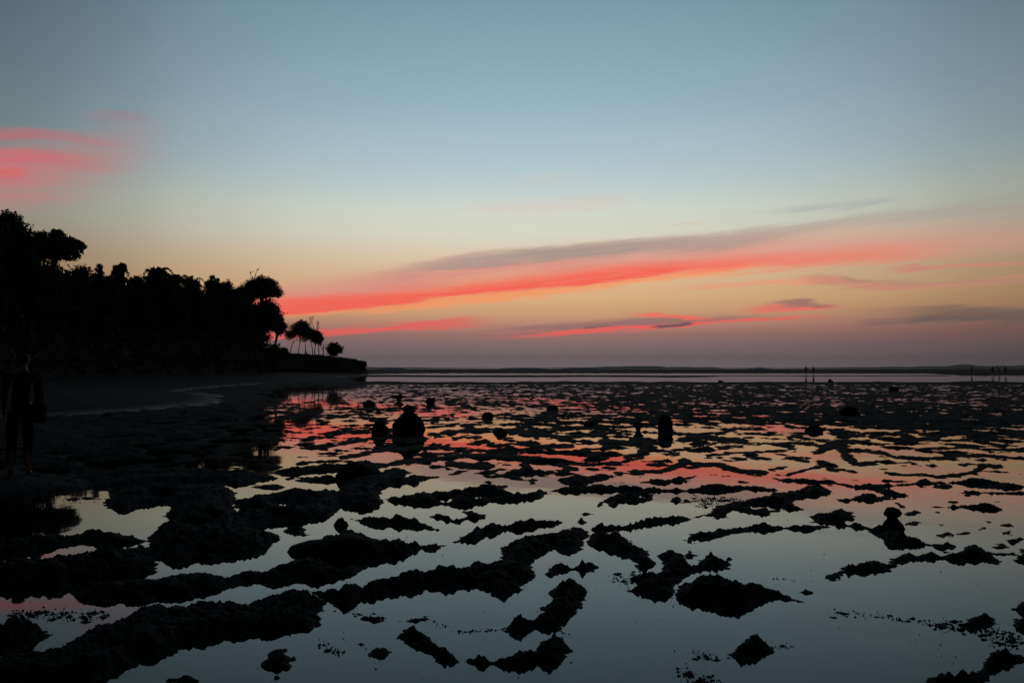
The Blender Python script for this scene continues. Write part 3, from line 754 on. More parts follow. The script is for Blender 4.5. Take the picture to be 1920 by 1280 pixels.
def lathe_rock(name, px, wy, prof, label, seed, cat='rock', group='coral heads and boulders standing in the shallows', lean=0.0, rough=.13, depth=1.0, zbase=0.0, small=True):
    """prof: list of (height, half width) in metres; stands at bearing px where the waterline is seen at wy"""
    if px in (766, 712, 1248, 645, 1674, 672):
        small = False
    X, Y = ground(px, wy)
    X = float(X); Y = float(Y)
    NS, NR = 40, 34
    hs_ = [p[0] for p in prof]; ws = [p[1] for p in prof]
    zz = np.linspace(hs_[0], hs_[-1], NR)
    V = []
    for k_, z_ in enumerate(zz):
        w_ = np.interp(z_, hs_, ws)
        for j in range(NS):
            a = 2 * math.pi * j / NS
            V.append((math.cos(a) * w_ + lean * z_, math.sin(a) * w_ * depth, z_))
    V.append((lean * zz[-1], 0, zz[-1] + .01)); V.append((0, 0, zz[0]))
    V = np.array(V)
    size = max(ws)
    n_ = noise3(V / size, 1.6, seed) * rough + noise3(V / size, 6.0, seed + 5) * rough * .35
    ctr = np.stack([lean * V[:, 2], np.zeros(len(V)), V[:, 2] * .0 + np.mean(hs_)], -1)
    dirv = V - ctr; dirv /= (np.linalg.norm(dirv, axis=1, keepdims=True) + 1e-6)
    V = V + dirv * (n_ * size)[:, None]
    F = []
    for k_ in range(NR - 1):
        for j in range(NS):
            a = k_ * NS + j; b = k_ * NS + (j + 1) % NS
            F.append((a, b, b + NS, a + NS))
    t = len(V) - 2
    for j in range(NS):
        F.append(((NR - 1) * NS + j, (NR - 1) * NS + (j + 1) % NS, t))
        F.append(((j + 1) % NS, j, t + 1))
    o = mesh_obj(name, V, F, M_rock)
    o.location = (X, Y, zbase)
    if small: o.scale = (.72, .72, .72)
    tag(o, label, cat, group)
    return o


lathe_rock('coral_boulder', 766, 815, [(-.08, .31), (0, .33), (.12, .36), (.24, .34), (.36, .25), (.42, .17), (.47, .12), (.50, .10), (.54, .15), (.60, .13), (.65, .06)],
           'tallest dark rounded rock with a capped knob on top, standing among the orange pools', 3, rough=.09)
lathe_rock('coral_boulder', 712, 812, [(-.08, .14), (0, .17), (.1, .18), (.2, .13), (.27, .09), (.32, .06)],
           'small round rock just left of the capped one', 8, rough=.12)
lathe_rock('coral_pillar', 1248, 809, [(-.08, .17), (0, .17), (.1, .15), (.22, .17), (.30, .13), (.36, .06)],
           'upright blunt rock pillar right of the middle', 12, rough=.24)
lathe_rock('coral_boulder', 748, 751, [(-.08, .14), (0, .13), (.1, .15), (.2, .30), (.30, .28), (.38, .10)],
           'mushroom shaped rock with a narrow foot behind the capped rock', 15, rough=.16)
lathe_rock('coral_boulder', 692, 762, [(-.08, .24), (0, .26), (.14, .36), (.24, .22), (.29, .1)],
           'squat dark rock left of the mushroom shaped one', 17, rough=.16)
lathe_rock('coral_boulder', 807, 757, [(-.08, .2), (0, .22), (.18, .26), (.3, .16), (.34, .06)],
           'small lopsided rock right of the mushroom shaped one', 19, rough=.2)
lathe_rock('coral_boulder', 914, 782, [(-.08, .22), (0, .23), (.12, .2), (.2, .1)],
           'small knobbly rock in the distance, nearer the capped rock than the blunt pillar', 23, rough=.22)
lathe_rock('coral_boulder', 938, 813, [(-.08, .22), (0, .22), (.08, .17), (.17, .07)],
           'low pointed rock in the middle of the orange pools', 29, rough=.2)
lathe_rock('coral_boulder', 1036, 769, [(-.08, .27), (0, .28), (.16, .26), (.24, .12)],
           'low dark rock behind the pools, left of the blunt pillar', 31, rough=.2)
lathe_rock('coral_boulder', 1106, 798, [(-.08, .22), (0, .22), (.08, .2), (.14, .1)],
           'low flat topped rock midway between the pointed rock and the pillar', 37, rough=.2)
lathe_rock('coral_boulder', 1197, 807, [(-.08, .06), (0, .07), (.08, .08), (.16, .17), (.24, .14), (.27, .04)],
           'small rock with an overhanging head just left of the blunt pillar', 41, rough=.2)
lathe_rock('coral_boulder', 1593, 780, [(-.08, .42), (0, .44), (.2, .38), (.34, .25), (.38, .1)],
           'large blocky rock on the dark reef at the right', 43, rough=.18, depth=.8)
lathe_rock('coral_boulder', 1676, 734, [(-.08, .35), (0, .4), (.25, .38), (.42, .2)],
           'blocky rock far out on the reef at the right', 47, rough=.2)
lathe_rock('coral_boulder', 1526, 808, [(-.08, .26), (0, .27), (.1, .24), (.16, .12)],
           'low rock on the edge of the first bright pools at the right', 53, rough=.2)
lathe_rock('coral_boulder', 1351, 717, [(-.08, .35), (0, .4), (.2, .32), (.3, .12)],
           'small pointed rock by the far water strip, left of two', 59, rough=.22)
lathe_rock('coral_boulder', 1557, 718, [(-.08, .5), (0, .5), (.2, .3), (.45, .14), (.5, .05)],
           'small pointed rock by the far water strip, right of two', 61, rough=.22)
lathe_rock('coral_boulder', 672, 897, [(-.08, .26), (0, .27), (.1, .25), (.17, .17), (.2, .07)],
           'dark boulder heap on the ragged coral mass left of the middle', 67, rough=.2)
lathe_rock('coral_pillar', 1674, 990, [(-.06, .10), (0, .105), (.045, .08), (.08, .05), (.10, .045), (.115, .072), (.145, .078), (.175, .055), (.19, .02)],
           'knobbed coral pillar with a round head on the long arched ridge', 71, rough=.14)
lathe_rock('coral_boulder', 645, 1034, [(-.06, .44), (0, .44), (.045, .40), (.085, .29), (.105, .17), (.115, .07)],
           'smooth rounded boulder left of the middle, largest in the foreground', 73, rough=.10, depth=.42)
lathe_rock('coral_boulder', 640, 985, [(-.05, .10), (0, .10), (.04, .08), (.08, .035), (.10, .012)],
           'small knob of rock poking up behind the smooth rounded boulder', 79, rough=.2)
lathe_rock('coral_boulder', 202, 781, [(-.1, .35), (0, .33), (.08, .25), (.14, .1)],
           'dark stone at the edge of the sand spit on the left', 83, rough=.18, group='coral heads and boulders standing in the shallows')

# ------------------------------------------------------------------ floating weed


def weed_bits():
    V = []; F = []

    def bit(px, py, s):
        X, Y = ground(px, py); X = float(X); Y = float(Y)
        s = s * .6; n_ = random.randint(4, 7); ex = random.choice((1, 1.4, 2.6)); a0 = random.random() * 6
        b = len(V); r0 = s * random.uniform(.5, 1.3)
        V.append((X, Y, .006 + .5 * r0 * random.random()))
        for i in range(n_):
            a = a0 + 6.283 * i / n_; r = r0 * random.uniform(.4, 1.3)
            V.append((X + math.cos(a) * r * ex, Y + math.sin(a) * r, -.002))
        for i in range(n_):
            F.append((b, b + 1 + i, b + 1 + (i + 1) % n_))
    trails = [([(1555, 1148), (1640, 1152), (1720, 1165), (1800, 1175), (1900, 1195)], 170, 7, .012), ([(1750, 1172), (1850, 1180), (1920, 1200)], 170, 12, .014),
              ([(660, 1148), (720, 1160)], 50, 7, .010), ([(790, 1160), (835, 1175)], 26, 6, .010), ([(850, 1185), (925, 1180)], 46, 3, .009),
              ([(1145, 1080), (1190, 1090), (1230, 1108)], 120, 12, .012), ([(1180, 1075), (1240, 1090)], 80, 10, .012), ([(1298, 1228), (1345, 1232)], 60, 10, .010),
              ([(1280, 1265), (1345, 1278)], 90, 10, .012), ([(1450, 1215), (1490, 1212)], 20, 4, .008), ([(1050, 1185), (1062, 1188)], 8, 3, .008),
              ([(1455, 1085), (1490, 1090)], 10, 4, .008), ([(590, 1205), (650, 1225)], 50, 9, .010), ([(635, 1190), (690, 1212)], 14, 8, .008),
              ([(1300, 935), (1395, 940)], 300, 7, .018), ([(1310, 948), (1340, 945)], 80, 5, .014), ([(1700, 1195), (1820, 1240)], 10, 20, .008),
              ([(20, 1150), (200, 1155)], 220, 12, .016), ([(1840, 1190), (1910, 1215)], 90, 14, .012), ([(1266, 1255), (1300, 1262)], 20, 12, .008)]
    for pts, n_, sp, s in trails:
        for _ in range(n_):
            k_ = random.randrange(len(pts) - 1); t = random.random()
            x = pts[k_][0] + (pts[k_ + 1][0] - pts[k_][0]) * t + random.gauss(0, 5)
            y = pts[k_][1] + (pts[k_ + 1][1] - pts[k_][1]) * t + random.gauss(0, sp * .5)
            bit(x, y, s * random.choice((.25, .3, .4, .5, .7, 1, 1.9)))
    for _ in range(130):
        bit(random.uniform(0, 1920), random.uniform(900, 1280), random.uniform(.003, .007))
    return V, F


V, F = weed_bits()
o = mesh_obj('floating_seaweed', V, F, M_weed)
tag(o, 'scraps of dark seaweed floating and snagged in the still pools', 'seaweed', kind='stuff')

# ------------------------------------------------------------------ sand spit, beach and wooded bluff
SP_POLY = [(-700, 835), (0, 786), (80, 782), (200, 776), (300, 769), (400, 758), (430, 750), (424, 742), (390, 737), (345, 734), (420, 725), (540, 716.5), (640, 708.5), (686, 703), (680, 700), (400, 702), (-700, 704)]
gx, gy = ground([p[0] for p in SP_POLY], [p[1] for p in SP_POLY])
c = np.concatenate([np.arange(-720, -20, 14), np.arange(-20, 720, 2.5)]); r = np.concatenate([np.arange(698.5, 730, .5), np.arange(730, 842, .8)])
px, py = np.meshgrid(c, r); X, Y = ground(px, py)
sd = sdf(X, Y, np.stack([gx, gy], -1)) + .5 * fbm(X * .35, Y * .3, 4)
z_ = np.where(sd > 0, np.minimum(.055 * sd, .22 + .02 * sd), .08 * sd) + .03 * fbm(X * .8, Y * .8, 4) * sstep(0, 2, sd)
z_ = z_ + .02 * sstep(.3, 3, sd)
z_ = np.minimum(z_, .95)
tag(height_mesh('sand_spit', X, Y, z_, z_ > -.03, M_sand), kind='structure')

YC = [20, 45, 62, 100, 138, 150, 160, 178, 190, 199, 206, 214, 230]
XC = [-34, -38, -42, -43, -41.5, -44, -49, -46, -37.5, -36.5, -38, -52, -90]
yy = np.concatenate([np.arange(22, 150, 1.3), np.arange(150, 232, .7)]); ss = np.concatenate([np.arange(-2, 6, .35), np.arange(6, 30, 1.0), np.arange(30, 160, 8)])
SS, YY = np.meshgrid(ss, yy)
XX = np.interp(YY, YC, XC) - SS
h1 = np.interp(YY, [20, 65, 145, 165, 195, 230], [2.0, 2.2, 2.2, 2.2, 2.5, 1.5])
h2 = np.interp(YY, [20, 65, 120, 136, 148, 165, 195, 230], [4.5, 8.5, 11, 9, 3.6, 2.6, 2.2, 2.0])
w_ = np.interp(YY, [20, 150, 185, 230], [4.5, 4, 1.5, 1.5])
ZZ = h1 * sstep(-.5, 1, SS / w_) + h2 * (1 - np.exp(-np.maximum(SS, 0) / 9.0)) + fbm(XX * .35, YY * .35, 5) * .8 * sstep(-.5, 2, SS) + fbm(XX * 1.4, YY * 1.4, 4) * .35 * sstep(-.5, 1, SS)
ZZ = np.where(SS < -1.2, -.2, ZZ)
XX2 = XX + fbm(YY * .4, SS * .3, 4) * 1.2
V = np.stack([XX2, YY, ZZ], -1).reshape(-1, 3)
F = grid_faces(*XX.shape)[:, ::-1].copy()
bluff = mesh_obj('bluff', V, F, M_earth)
tag(bluff, kind='structure')


def bluff_z(x, y):
    s = np.interp(y, YC, XC) - x
    a = np.interp(y, [20, 65, 145, 165, 195, 230], [2.0, 2.2, 2.2, 2.2, 2.5, 1.5])
    b = np.interp(y, [20, 65, 120, 136, 148, 165, 195, 230], [4.5, 8.5, 11, 9, 3.6, 2.6, 2.2, 2.0])
    w = np.interp(y, [20, 150, 185, 230], [4.5, 4, 1.5, 1.5])
    return float(a * sstep(-.5, 1, s / w) + b * (1 - math.exp(-max(s, 0) / 9.0)))


def tube(V, F, pts, r0, r1, ns=6):
    b = len(V); n_ = len(pts)
    for i, p in enumerate(pts):
        q_ = pts[min(i + 1, n_ - 1)]; o_ = pts[max(i - 1, 0)]
        d = np.array(q_, float) - np.array(o_, float); d /= np.linalg.norm(d) + 1e-9
        u = np.cross(d, (0.3, 1, 0.1)); u /= np.linalg.norm(u) + 1e-9
        w = np.cross(d, u)
        r = r0 + (r1 - r0) * i / max(1, n_ - 1)
        for k_ in range(ns):
            a = 2 * math.pi * k_ / ns
            V.append(tuple(np.array(p) + (u * math.cos(a) + w * math.sin(a)) * r))
    for i in range(n_ - 1):
        for k_ in range(ns):
            a = b + i * ns + k_; c_ = b + i * ns + (k_ + 1) % ns
            F.append((a, c_, c_ + ns, a + ns))
    F.append(tuple(b + k_ for k_ in range(ns))[::-1])
    F.append(tuple(b + (n_ - 1) * ns + k_ for k_ in range(ns)))


def leaf_cloud(centres, radii, n, size, rnd, flat=.8, long=1.6):
    """n leaf-shaped quads spread in blobs"""
    centres = np.array(centres); radii = np.array(radii)
    w = radii ** 1.8; idx = rnd.choice(len(centres), n, p=w / w.sum())
    d = rnd.normal(size=(n, 3)); d /= np.linalg.norm(d, axis=1, keepdims=True)
    rr = radii[idx] * rnd.rand(n) ** .4 * (1 + .55 * rnd.rand(n) ** 4)
    pos = centres[idx] + d * rr[:, None] * np.array([1, 1, flat])
    a = rnd.normal(size=(n, 3)); a /= np.linalg.norm(a, axis=1, keepdims=True)
    b = np.cross(a, rnd.normal(size=(n, 3))); b /= np.linalg.norm(b, axis=1, keepdims=True)
    s = size * (.6 + .8 * rnd.rand(n))[:, None]
    a = a * s * .5 * long; b = b * s * .32
    V = np.stack([pos - a, pos + b, pos + a, pos - b], 1).reshape(-1, 3)
    F = np.arange(4 * n).reshape(n, 4)
    return V, F


def up(px, py, Y):
    """height of what is seen at py when it stands at distance Y; and its X"""
    u = (px - 960) / FPX; v_ = -(py - 640) / FPX
    t = Y / (CP - v_ * SP)
    return u * t, H0 + (SP + v_ * CP) * t


TG = 'trees of the dark wood along the bluff'


def tree(px, ytop, hw, Y, label, ybot=None, kind='round', nleaf=5000, leaf=.28, group=TG, name=None, seed=0, trunks=1, tpx=None, cat='tree', blobs_n=22, dens=1.0):
    rnd = np.random.RandomState(seed + int(px) + int(ytop) * 3)
    if group == TG:      # keep the wood on the bluff, off the beach
        Y = max(Y, min(141, 46.0 * FPX / (960 - (tpx or px))))
    X, ztop = up(px, ytop, Y)
    Wd = hw * Y / FPX
    bx = X if tpx is None else up(tpx, ytop, Y)[0]
    zb = bluff_z(bx, Y) - .25
    zl = max(zb + .4, up(px, ybot, Y)[1]) if ybot else zb + .8
    root = empty(name or 'broadleaf_tree', (bx, Y, zb))
    tag(root, label, cat, group)
    hc = (ztop - zl)
    if kind == 'round':
        blobs_n = int(blobs_n * 1.5 * max(1, hc / (2 * Wd)))
    cen = []; rad = []
    if kind == 'open':
        for i in range(blobs_n):
            d = rnd.normal(size=3); d /= np.linalg.norm(d); t = rnd.rand() ** .4
            rb = Wd * rnd.uniform(.10, .24)
            sag = .12 * hc * (d[0] * t) ** 2
            cen.append((X - bx + d[0] * t * (Wd - rb), d[1] * t * (Wd - rb), (zl + ztop) / 2 - zb + d[2] * t * (hc / 2 - rb * .6) - sag)); rad.append(rb)
    elif kind == 'spire':
        for i in range(blobs_n):
            t = i / (blobs_n - 1)
            w = Wd * (1 - t) ** .8 * .8 + .12
            a = rnd.rand() * 6.28
            cen.append((X - bx + math.cos(a) * w * .6, math.sin(a) * w * .6, zl - zb + hc * t * .96)); rad.append(.25 + w * .5)
    elif kind == 'dome':
        for i in range(blobs_n):
            a = rnd.rand() * 6.28; t = rnd.rand() ** .5
            x_ = math.cos(a) * t; y_ = math.sin(a) * t
            zz_ = math.sqrt(max(0, 1 - t * t * .95))
            rb = Wd * rnd.uniform(.2, .32)
            cen.append((X - bx + x_ * (Wd - rb * .8), y_ * (Wd - rb), zl - zb + (hc - rb * .8) * (zz_ * rnd.uniform(.55, 1.0)))); rad.append(rb)
    else:
        for i in range(blobs_n):
            d = rnd.normal(size=3); d /= np.linalg.norm(d); t = rnd.rand() ** .33
            rb = Wd * rnd.uniform(.24, .5)
            cx = d[0] * t * max(.05, Wd - rb * .8); cy = d[1] * t * max(.05, Wd - rb * .8)
            cz = (zl + ztop) / 2 - zb + d[2] * t * (hc / 2 - rb * .5)
            cen.append((X - bx + cx, cy, cz)); rad.append(rb)
    # one clump pinned to the very top
    rb = Wd * (.2 if kind != 'open' else .13)
    cen.append((X - bx, 0, ztop - zb - rb * .9)); rad.append(rb)
    if kind != 'spire':
        cen.append((X - bx + Wd * .1, 0, ztop - zb - rb * .9 - Wd * .35)); rad.append(Wd * .38)
    base_n = len(cen)
    for j in rnd.randint(0, base_n, 30 if kind != 'spire' else 12):
        d = rnd.normal(size=3); d[2] = abs(d[2]) * .9; d /= np.linalg.norm(d)
        p_ = np.array(cen[j]) + d * rad[j] * rnd.uniform(.95, 1.2)
        if p_[2] < ztop - zb + .12 * Wd:
            cen.append(tuple(p_)); rad.append(rad[j] * rnd.uniform(.12, .28) + .05)
    if kind == 'wispy':
        extra_c = []; extra_r = []
        for i in range(26):
            a = rnd.rand() * 6.28; L_ = Wd * rnd.uniform(.6, 1.25); z0 = zl - zb + hc * rnd.uniform(.55, .9)
            for t in np.linspace(.2, 1, 9):
                extra_c.append((X - bx + math.cos(a) * L_ * t, math.sin(a) * L_ * t, z0 + hc * (.30 * t - .30 * t * t * t) + .3 * t)); extra_r.append(.22 * (1.3 - t) + .05)
        cen += extra_c; rad += extra_r
    V, F = leaf_cloud(cen, rad, int(nleaf * 2.0), leaf * .7, rnd)
    V[:, 2] = np.maximum(V[:, 2], .1)
    crown = mesh_obj('crown', V, F, M_leaf2 if kind in ('spire', 'wispy') else M_leaf, root, smooth=False)
    tv_, tf_ = [], []
    tops = []
    for k_ in range(trunks):
        ox = (k_ - (trunks - 1) / 2) * Wd * .42 + rnd.normal() * .05
        tx_ = X - bx + ox * .8 + rnd.normal() * Wd * .08
        zt = (zl - zb) + hc * .45
        pts = [(ox, rnd.normal() * .2, 0), (ox + (tx_ - ox) * .3 + rnd.normal() * .15, 0, zt * .35), (ox + (tx_ - ox) * .7 + rnd.normal() * .12, 0, zt * .7), (tx_, 0, zt)]
        r0 = max(.09, .035 * (ztop - zb)) / (1 + .5 * (trunks - 1))
        tube(tv_, tf_, pts, r0, r0 * .4)
        tops.append((pts, r0))
    pick = rnd.choice(len(cen), min(len(cen), 9), replace=False)
    for j in pick:
        pts, r0 = tops[rnd.randint(len(tops))]
        s = rnd.uniform(.5, .95); i0 = int(s * 3); f = s * 3 - i0
        st = np.array(pts[i0]) * (1 - f) + np.array(pts[min(3, i0 + 1)]) * f
        e = np.array(cen[j]); m_ = (st + e) / 2 + rnd.normal(size=3) * .15
        tube(tv_, tf_, [tuple(st), tuple(m_), tuple(e)], r0 * .4, r0 * .08, 5)
    mesh_obj('trunk', tv_, tf_, M_bark, root)
    return root


def bare_branches(root, X, Y, z0, n_, L_, seed, spread=.5):
    rnd = np.random.RandomState(seed)
    V, F = [], []
    lx, ly, lz = root.location
    for i in range(n_):
        a = rnd.normal() * spread
        p0 = np.array((X - lx, Y - ly, z0 - lz)) + np.array((rnd.normal() * .3, 0, 0))
        p1 = p0 + np.array((math.sin(a), rnd.normal() * .2, math.cos(a))) * L_ * rnd.uniform(.5, 1)
        pm = (p0 + p1) / 2 + rnd.normal(size=3) * .12
        tube(V, F, [tuple(p0), tuple(pm), tuple(p1)], .09, .03, 4)
        for k_ in range(3):
            s = rnd.uniform(.4, .9); q0 = pm + (p1 - pm) * s
            q1 = q0 + np.array((rnd.normal() * .5, rnd.normal() * .2, .5 * rnd.rand() + .3)) * L_ * .3
            tube(V, F, [tuple(q0), tuple(q1)], .045, .02, 4)
    mesh_obj('bare_branch', V, F, M_bark, root)


# front row skyline
tree(-60, 395, 80, 60, 'tall broad tree cut by the left edge, highest in the wood', ybot=560, nleaf=7000, leaf=.38, blobs_n=30)
tree(22, 402, 52, 62, 'tall tree at the left edge of the wood with a knobbly top', ybot=520, nleaf=8000, leaf=.34, blobs_n=34)
tree(104, 429, 62, 64, 'open branching tree next to the tallest one, sky showing through its crown', ybot=492, nleaf=4800, leaf=.32, blobs_n=66, tpx=66, kind='open', dens=1.0)
tree(60, 480, 75, 66, 'broad tree filling in below the open branching crown', ybot=640, nleaf=9000, leaf=.34, blobs_n=34)
tree(150, 498, 34, 72, 'shorter tree at the right foot of the open branching one', ybot=620, nleaf=5000, leaf=.3)
tree(187, 495, 14, 76, 'narrow pointed tree right of the open branching one', ybot=600, kind='spire', nleaf=2500, leaf=.26, name='pointed_tree', blobs_n=16)
tree(224, 498, 13, 80, 'spiky topped tree right of the narrow pointed one', ybot=600, kind='wispy', nleaf=3600, leaf=.24, name='feathery_tree', blobs_n=10)
tree(205, 518, 26, 83, 'rounded tree between the pointed and the spiky topped trees', ybot=620, nleaf=4000, leaf=.28)
tree(255, 517, 26, 86, 'small crowned tree right of the spiky topped one', ybot=620, nleaf=4000, leaf=.28)
tree(292, 506, 28, 90, 'tallest of the feathery clumps in the middle of the wood', ybot=600, kind='wispy', nleaf=8500, leaf=.26, name='feathery_tree', blobs_n=24)
tree(325, 517, 24, 95, 'feathery clump just right of the tallest feathery one', ybot=610, kind='wispy', nleaf=7000, leaf=.26, name='feathery_tree', blobs_n=24)
tree(357, 519, 22, 100, 'thin drooping feathery clump with sky behind it', ybot=600, kind='wispy', nleaf=3800, leaf=.22, name='feathery_tree', blobs_n=12)
tree(398, 516, 24, 106, 'flat topped tree in the right half of the wood', ybot=600, kind='dome', nleaf=4200, leaf=.28)
tree(428, 523, 20, 112, 'small round tree right of the flat topped one', ybot=620, nleaf=3800, leaf=.28)
tree(450, 534, 24, 120, 'low round tree left of the great dome shaped crown', ybot=620, nleaf=4000, leaf=.28)
t = tree(491, 516, 46, 135, 'great dome shaped crown standing out at the right end of the wood', ybot=566, kind='dome', nleaf=9000, leaf=.3, blobs_n=46, tpx=486)
X_, z_t = up(478, 522, 135)
bare_branches(t, X_, 135, z_t, 2, 2.2, 5, .5)
tree(500, 562, 36, 137, 'leafy tree under the great dome crown with ragged twigs on its right', ybot=628, nleaf=8000, leaf=.3, blobs_n=30, tpx=490)
tree(522, 590, 20, 138, 'drooping tree at the seaward end of the wood', ybot=628, nleaf=4500, leaf=.28, blobs_n=16, tpx=508)
tree(475, 600, 34, 132, 'dark undertree at the foot of the great dome crown', ybot=680, nleaf=6000, leaf=.3)
tree(514, 645, 22, 136, 'low rounded bush closing the wood above the headland path', ybot=690, nleaf=4500, leaf=.28, cat='bush', name='bush')
# second row, lower
low = [(-40, 540, 70, 56), (40, 555, 62, 57), (120, 520, 60, 61), (190, 520, 48, 68), (252, 522, 46, 76), (312, 520, 42, 84), (368, 526, 40, 94), (418, 528, 38, 104), (456, 538, 30, 116)]
lowl = ['lower tree at the very left edge under the tallest ones', 'lower tree below the knobbly topped tall one', 'lower bushy tree under the open branching crown', 'lower tree beneath the narrow pointed one',
        'lower tree beneath the spiky topped one', 'lower tree beneath the tallest feathery clump', 'lower tree beneath the drooping feathery clump', 'lower tree beneath the flat topped one', 'lower tree left below the great dome crown']
for (a, b, c_, d), lb in zip(low, lowl):
    tree(a, b, c_, d, lb, ybot=b + 125, nleaf=8000, leaf=.34, blobs_n=30)
# headland trees
HG = 'wind shaped trees on the headland'
t = tree(566, 600, 33, 190, 'domed tree on the headland standing on several thin trunks, largest there', ybot=642, kind='dome', nleaf=7000, leaf=.32, blobs_n=40, trunks=4, group=HG)
X_, z_t = up(582, 606, 190)
bare_branches(t, X_, 190, z_t, 2, 1.8, 9, .3)
t = tree(594, 618, 17, 192, 'smaller headland tree with bare twigs above its crown, right of the domed one', ybot=650, nleaf=3200, leaf=.3, blobs_n=16, trunks=2, group=HG)
X_, z_t = up(596, 618, 192)
bare_branches(t, X_, 192, z_t, 4, 3.2, 12, .35)
t = tree(627, 643, 18, 188, 'low round headland tree leaning right over the slope', ybot=668, nleaf=3600, leaf=.3, blobs_n=16, tpx=613, group=HG)
# a leafless stem beside it
Xd, zd = up(604, 668, 190)
dt = empty('dead_tree', (Xd, 190, zd - .4)); tag(dt, 'thin leafless forked stem on the headland left of the low round tree', 'tree', HG)
V, F = [], []
tube(V, F, [(0, 0, 0), (.3, 0, 1.2), (.2, 0, 2.4), (.5, 0, 3.8)], .16, .05, 5)
tube(V, F, [(.25, 0, 1.8), (-.5, 0, 3.0), (-.8, 0, 3.9)], .08, .03, 5)
tube(V, F, [(.2, 0, 2.4), (.9, 0, 3.2), (1.2, 0, 4.4)], .07, .02, 5)
mesh_obj('trunk', V, F, M_bark, dt)
# bushes
tree(678, 677, 10, 196, 'scrubby bush on the very tip of the headland', ybot=690, nleaf=2600, leaf=.24, cat='bush', name='bush', blobs_n=14, group='bushes on the headland')
tree(664, 681, 9, 195, 'low bush just inland of the headland tip', ybot=689, nleaf=1600, leaf=.22, cat='bush', name='bush', blobs_n=10, group='bushes on the headland')
tree(534, 652, 9, 176, 'small bush at the landward end of the headland', ybot=672, nleaf=1600, leaf=.24, cat='bush', name='bush', blobs_n=10, group='bushes on the headland')
# ground growth on the bluff
n_ = 26000
yv = 24 + 180 * rs.rand(n_) ** 1.15
sv = rs.rand(n_) ** 1.5 * 22
xv = np.interp(yv, YC, XC) - sv
zv = np.array([bluff_z(a, b) for a, b in zip(xv, yv)])
cap = np.where(yv > 150, .5, 3.6)
cent = np.stack([xv, yv, zv + cap * rs.rand(n_) * sstep(-.8, .6, sv)], -1)
V, F = leaf_cloud(cent, np.full(n_, .35), n_ * 2, .42, rs)
o = mesh_obj('undergrowth', V, F, M_leaf, smooth=False)
tag(o, 'dense dark undergrowth covering the bluff below the trees', 'undergrowth', kind='stuff')

# ------------------------------------------------------------------ far hills and surf


def hills(pts, Y, seed):
    V = []; F = []
    pts = sorted(pts)
    pts = [(a, 690.2 - (690 - b) * .72) for a, b in pts]
    xs = np.linspace(pts[0][0], pts[-1][0], 260)
    ys = np.interp(xs, [p[0] for p in pts], [p[1] for p in pts])
    n_ = fbm(xs * .02 + seed, xs * 0 + seed, 5) * 3.2 * np.clip((691 - ys) / 4, 0.2, 1)
    dep = [-1.0, -.6, -.3, 0, .4, 1.0]
    for k_, d in enumerate(dep):
        for x, y, m_ in zip(xs, ys, n_):
            X_, z_ = up(x, y - m_ * .5, Y)
            f = max(0, 1 - abs(d) ** 1.3)
            V.append((X_, Y + d * 380, z_ * f - 6 * (1 - f)))
    N = len(xs)
    for k_ in range(len(dep) - 1):
        for i in range(N - 1):
            a = k_ * N + i
            F.append((a, a + 1, a + N + 1, a + N))
    return mesh_obj('hills', V, F, M_hill)


tag(hills([(690, 687), (760, 687.5), (870, 689), (960, 689.5), (1080, 688), (1150, 685.5), (1200, 684), (1232, 683.5), (1250, 687), (1330, 686.5), (1360, 689), (1480, 689), (1540, 688)], 6900, 3), kind='structure')
tag(hills([(1480, 689.5), (1600, 687), (1700, 686), (1780, 684), (1800, 680), (1810, 679), (1822, 683), (1860, 684), (1920, 682.5), (2100, 682), (2500, 684)], 6400, 8), kind='structure')


def surf(x0, x1, Y, hgt, label, seed):
    rnd = np.random.RandomState(seed)
    n_ = 70; V = []; F = []
    prof = [(-1.6, -.1), (-1.0, .35), (-.5, .8), (0, 1.0), (.6, .75), (1.6, -.1)]
    xs = np.linspace(x0, x1, n_)
    env = np.clip(np.sin(np.linspace(0, math.pi, n_)), 0, 1) ** .4 * (1 + .25 * fbm(xs * .05, xs * 0 + seed, 4))
    for i, x in enumerate(xs):
        X_ = (x - 960) / FPX * Y
        for d, hh in prof:
            V.append((X_, Y + d * 2 + rnd.normal() * .1, hh * hgt * env[i] + (hh > 0) * rnd.normal() * .05))
    k_ = len(prof)
    for i in range(n_ - 1):
        for j in range(k_ - 1):
            a = i * k_ + j
            F.append((a, a + k_, a + k_ + 1, a + 1))
    o = mesh_obj('breaking_wave', V, F, M_foam)
    tag(o, label, 'wave', 'white surf breaking beyond the reef')


surf(928, 1035, 620, 1.9, 'long white breaker beyond the reef, left of the middle of the horizon', 2)
surf(1045, 1135, 660, 1.75, 'thin white breaker beyond the reef just left of the far hill', 4)
surf(1398, 1445, 600, 1.95, 'short bright breaker beyond the reef left of the two far walkers', 6)
surf(700, 770, 640, 1.6, 'faint white breaker just off the headland tip', 7)

# ------------------------------------------------------------------ people


def skin_mesh(name, verts, edges, m, lvl=2, root=0):
    me = bpy.data.meshes.new(name)
    me.from_pydata([v_[:3] for v_ in verts], edges, [])
    o = bpy.data.objects.new(name, me); col.objects.link(o)
    md = o.modifiers.new('s', 'SKIN'); md.use_smooth_shade = True; md.branch_smoothing = .6
    for i, v_ in enumerate(verts):
        sv_ = me.skin_vertices[0].data[i]
        sv_.radius = (v_[3], v_[4] if len(v_) > 4 else v_[3]); sv_.use_root = (i == root)
    sb_ = o.modifiers.new('u', 'SUBSURF'); sb_.levels = lvl; sb_.render_levels = lvl
    dg = bpy.context.evaluated_depsgraph_get()
    ev = bpy.data.meshes.new_from_object(o.evaluated_get(dg))
    o.modifiers.clear()
    o.data = ev
    ev.materials.clear(); ev.materials.append(m)
    return o


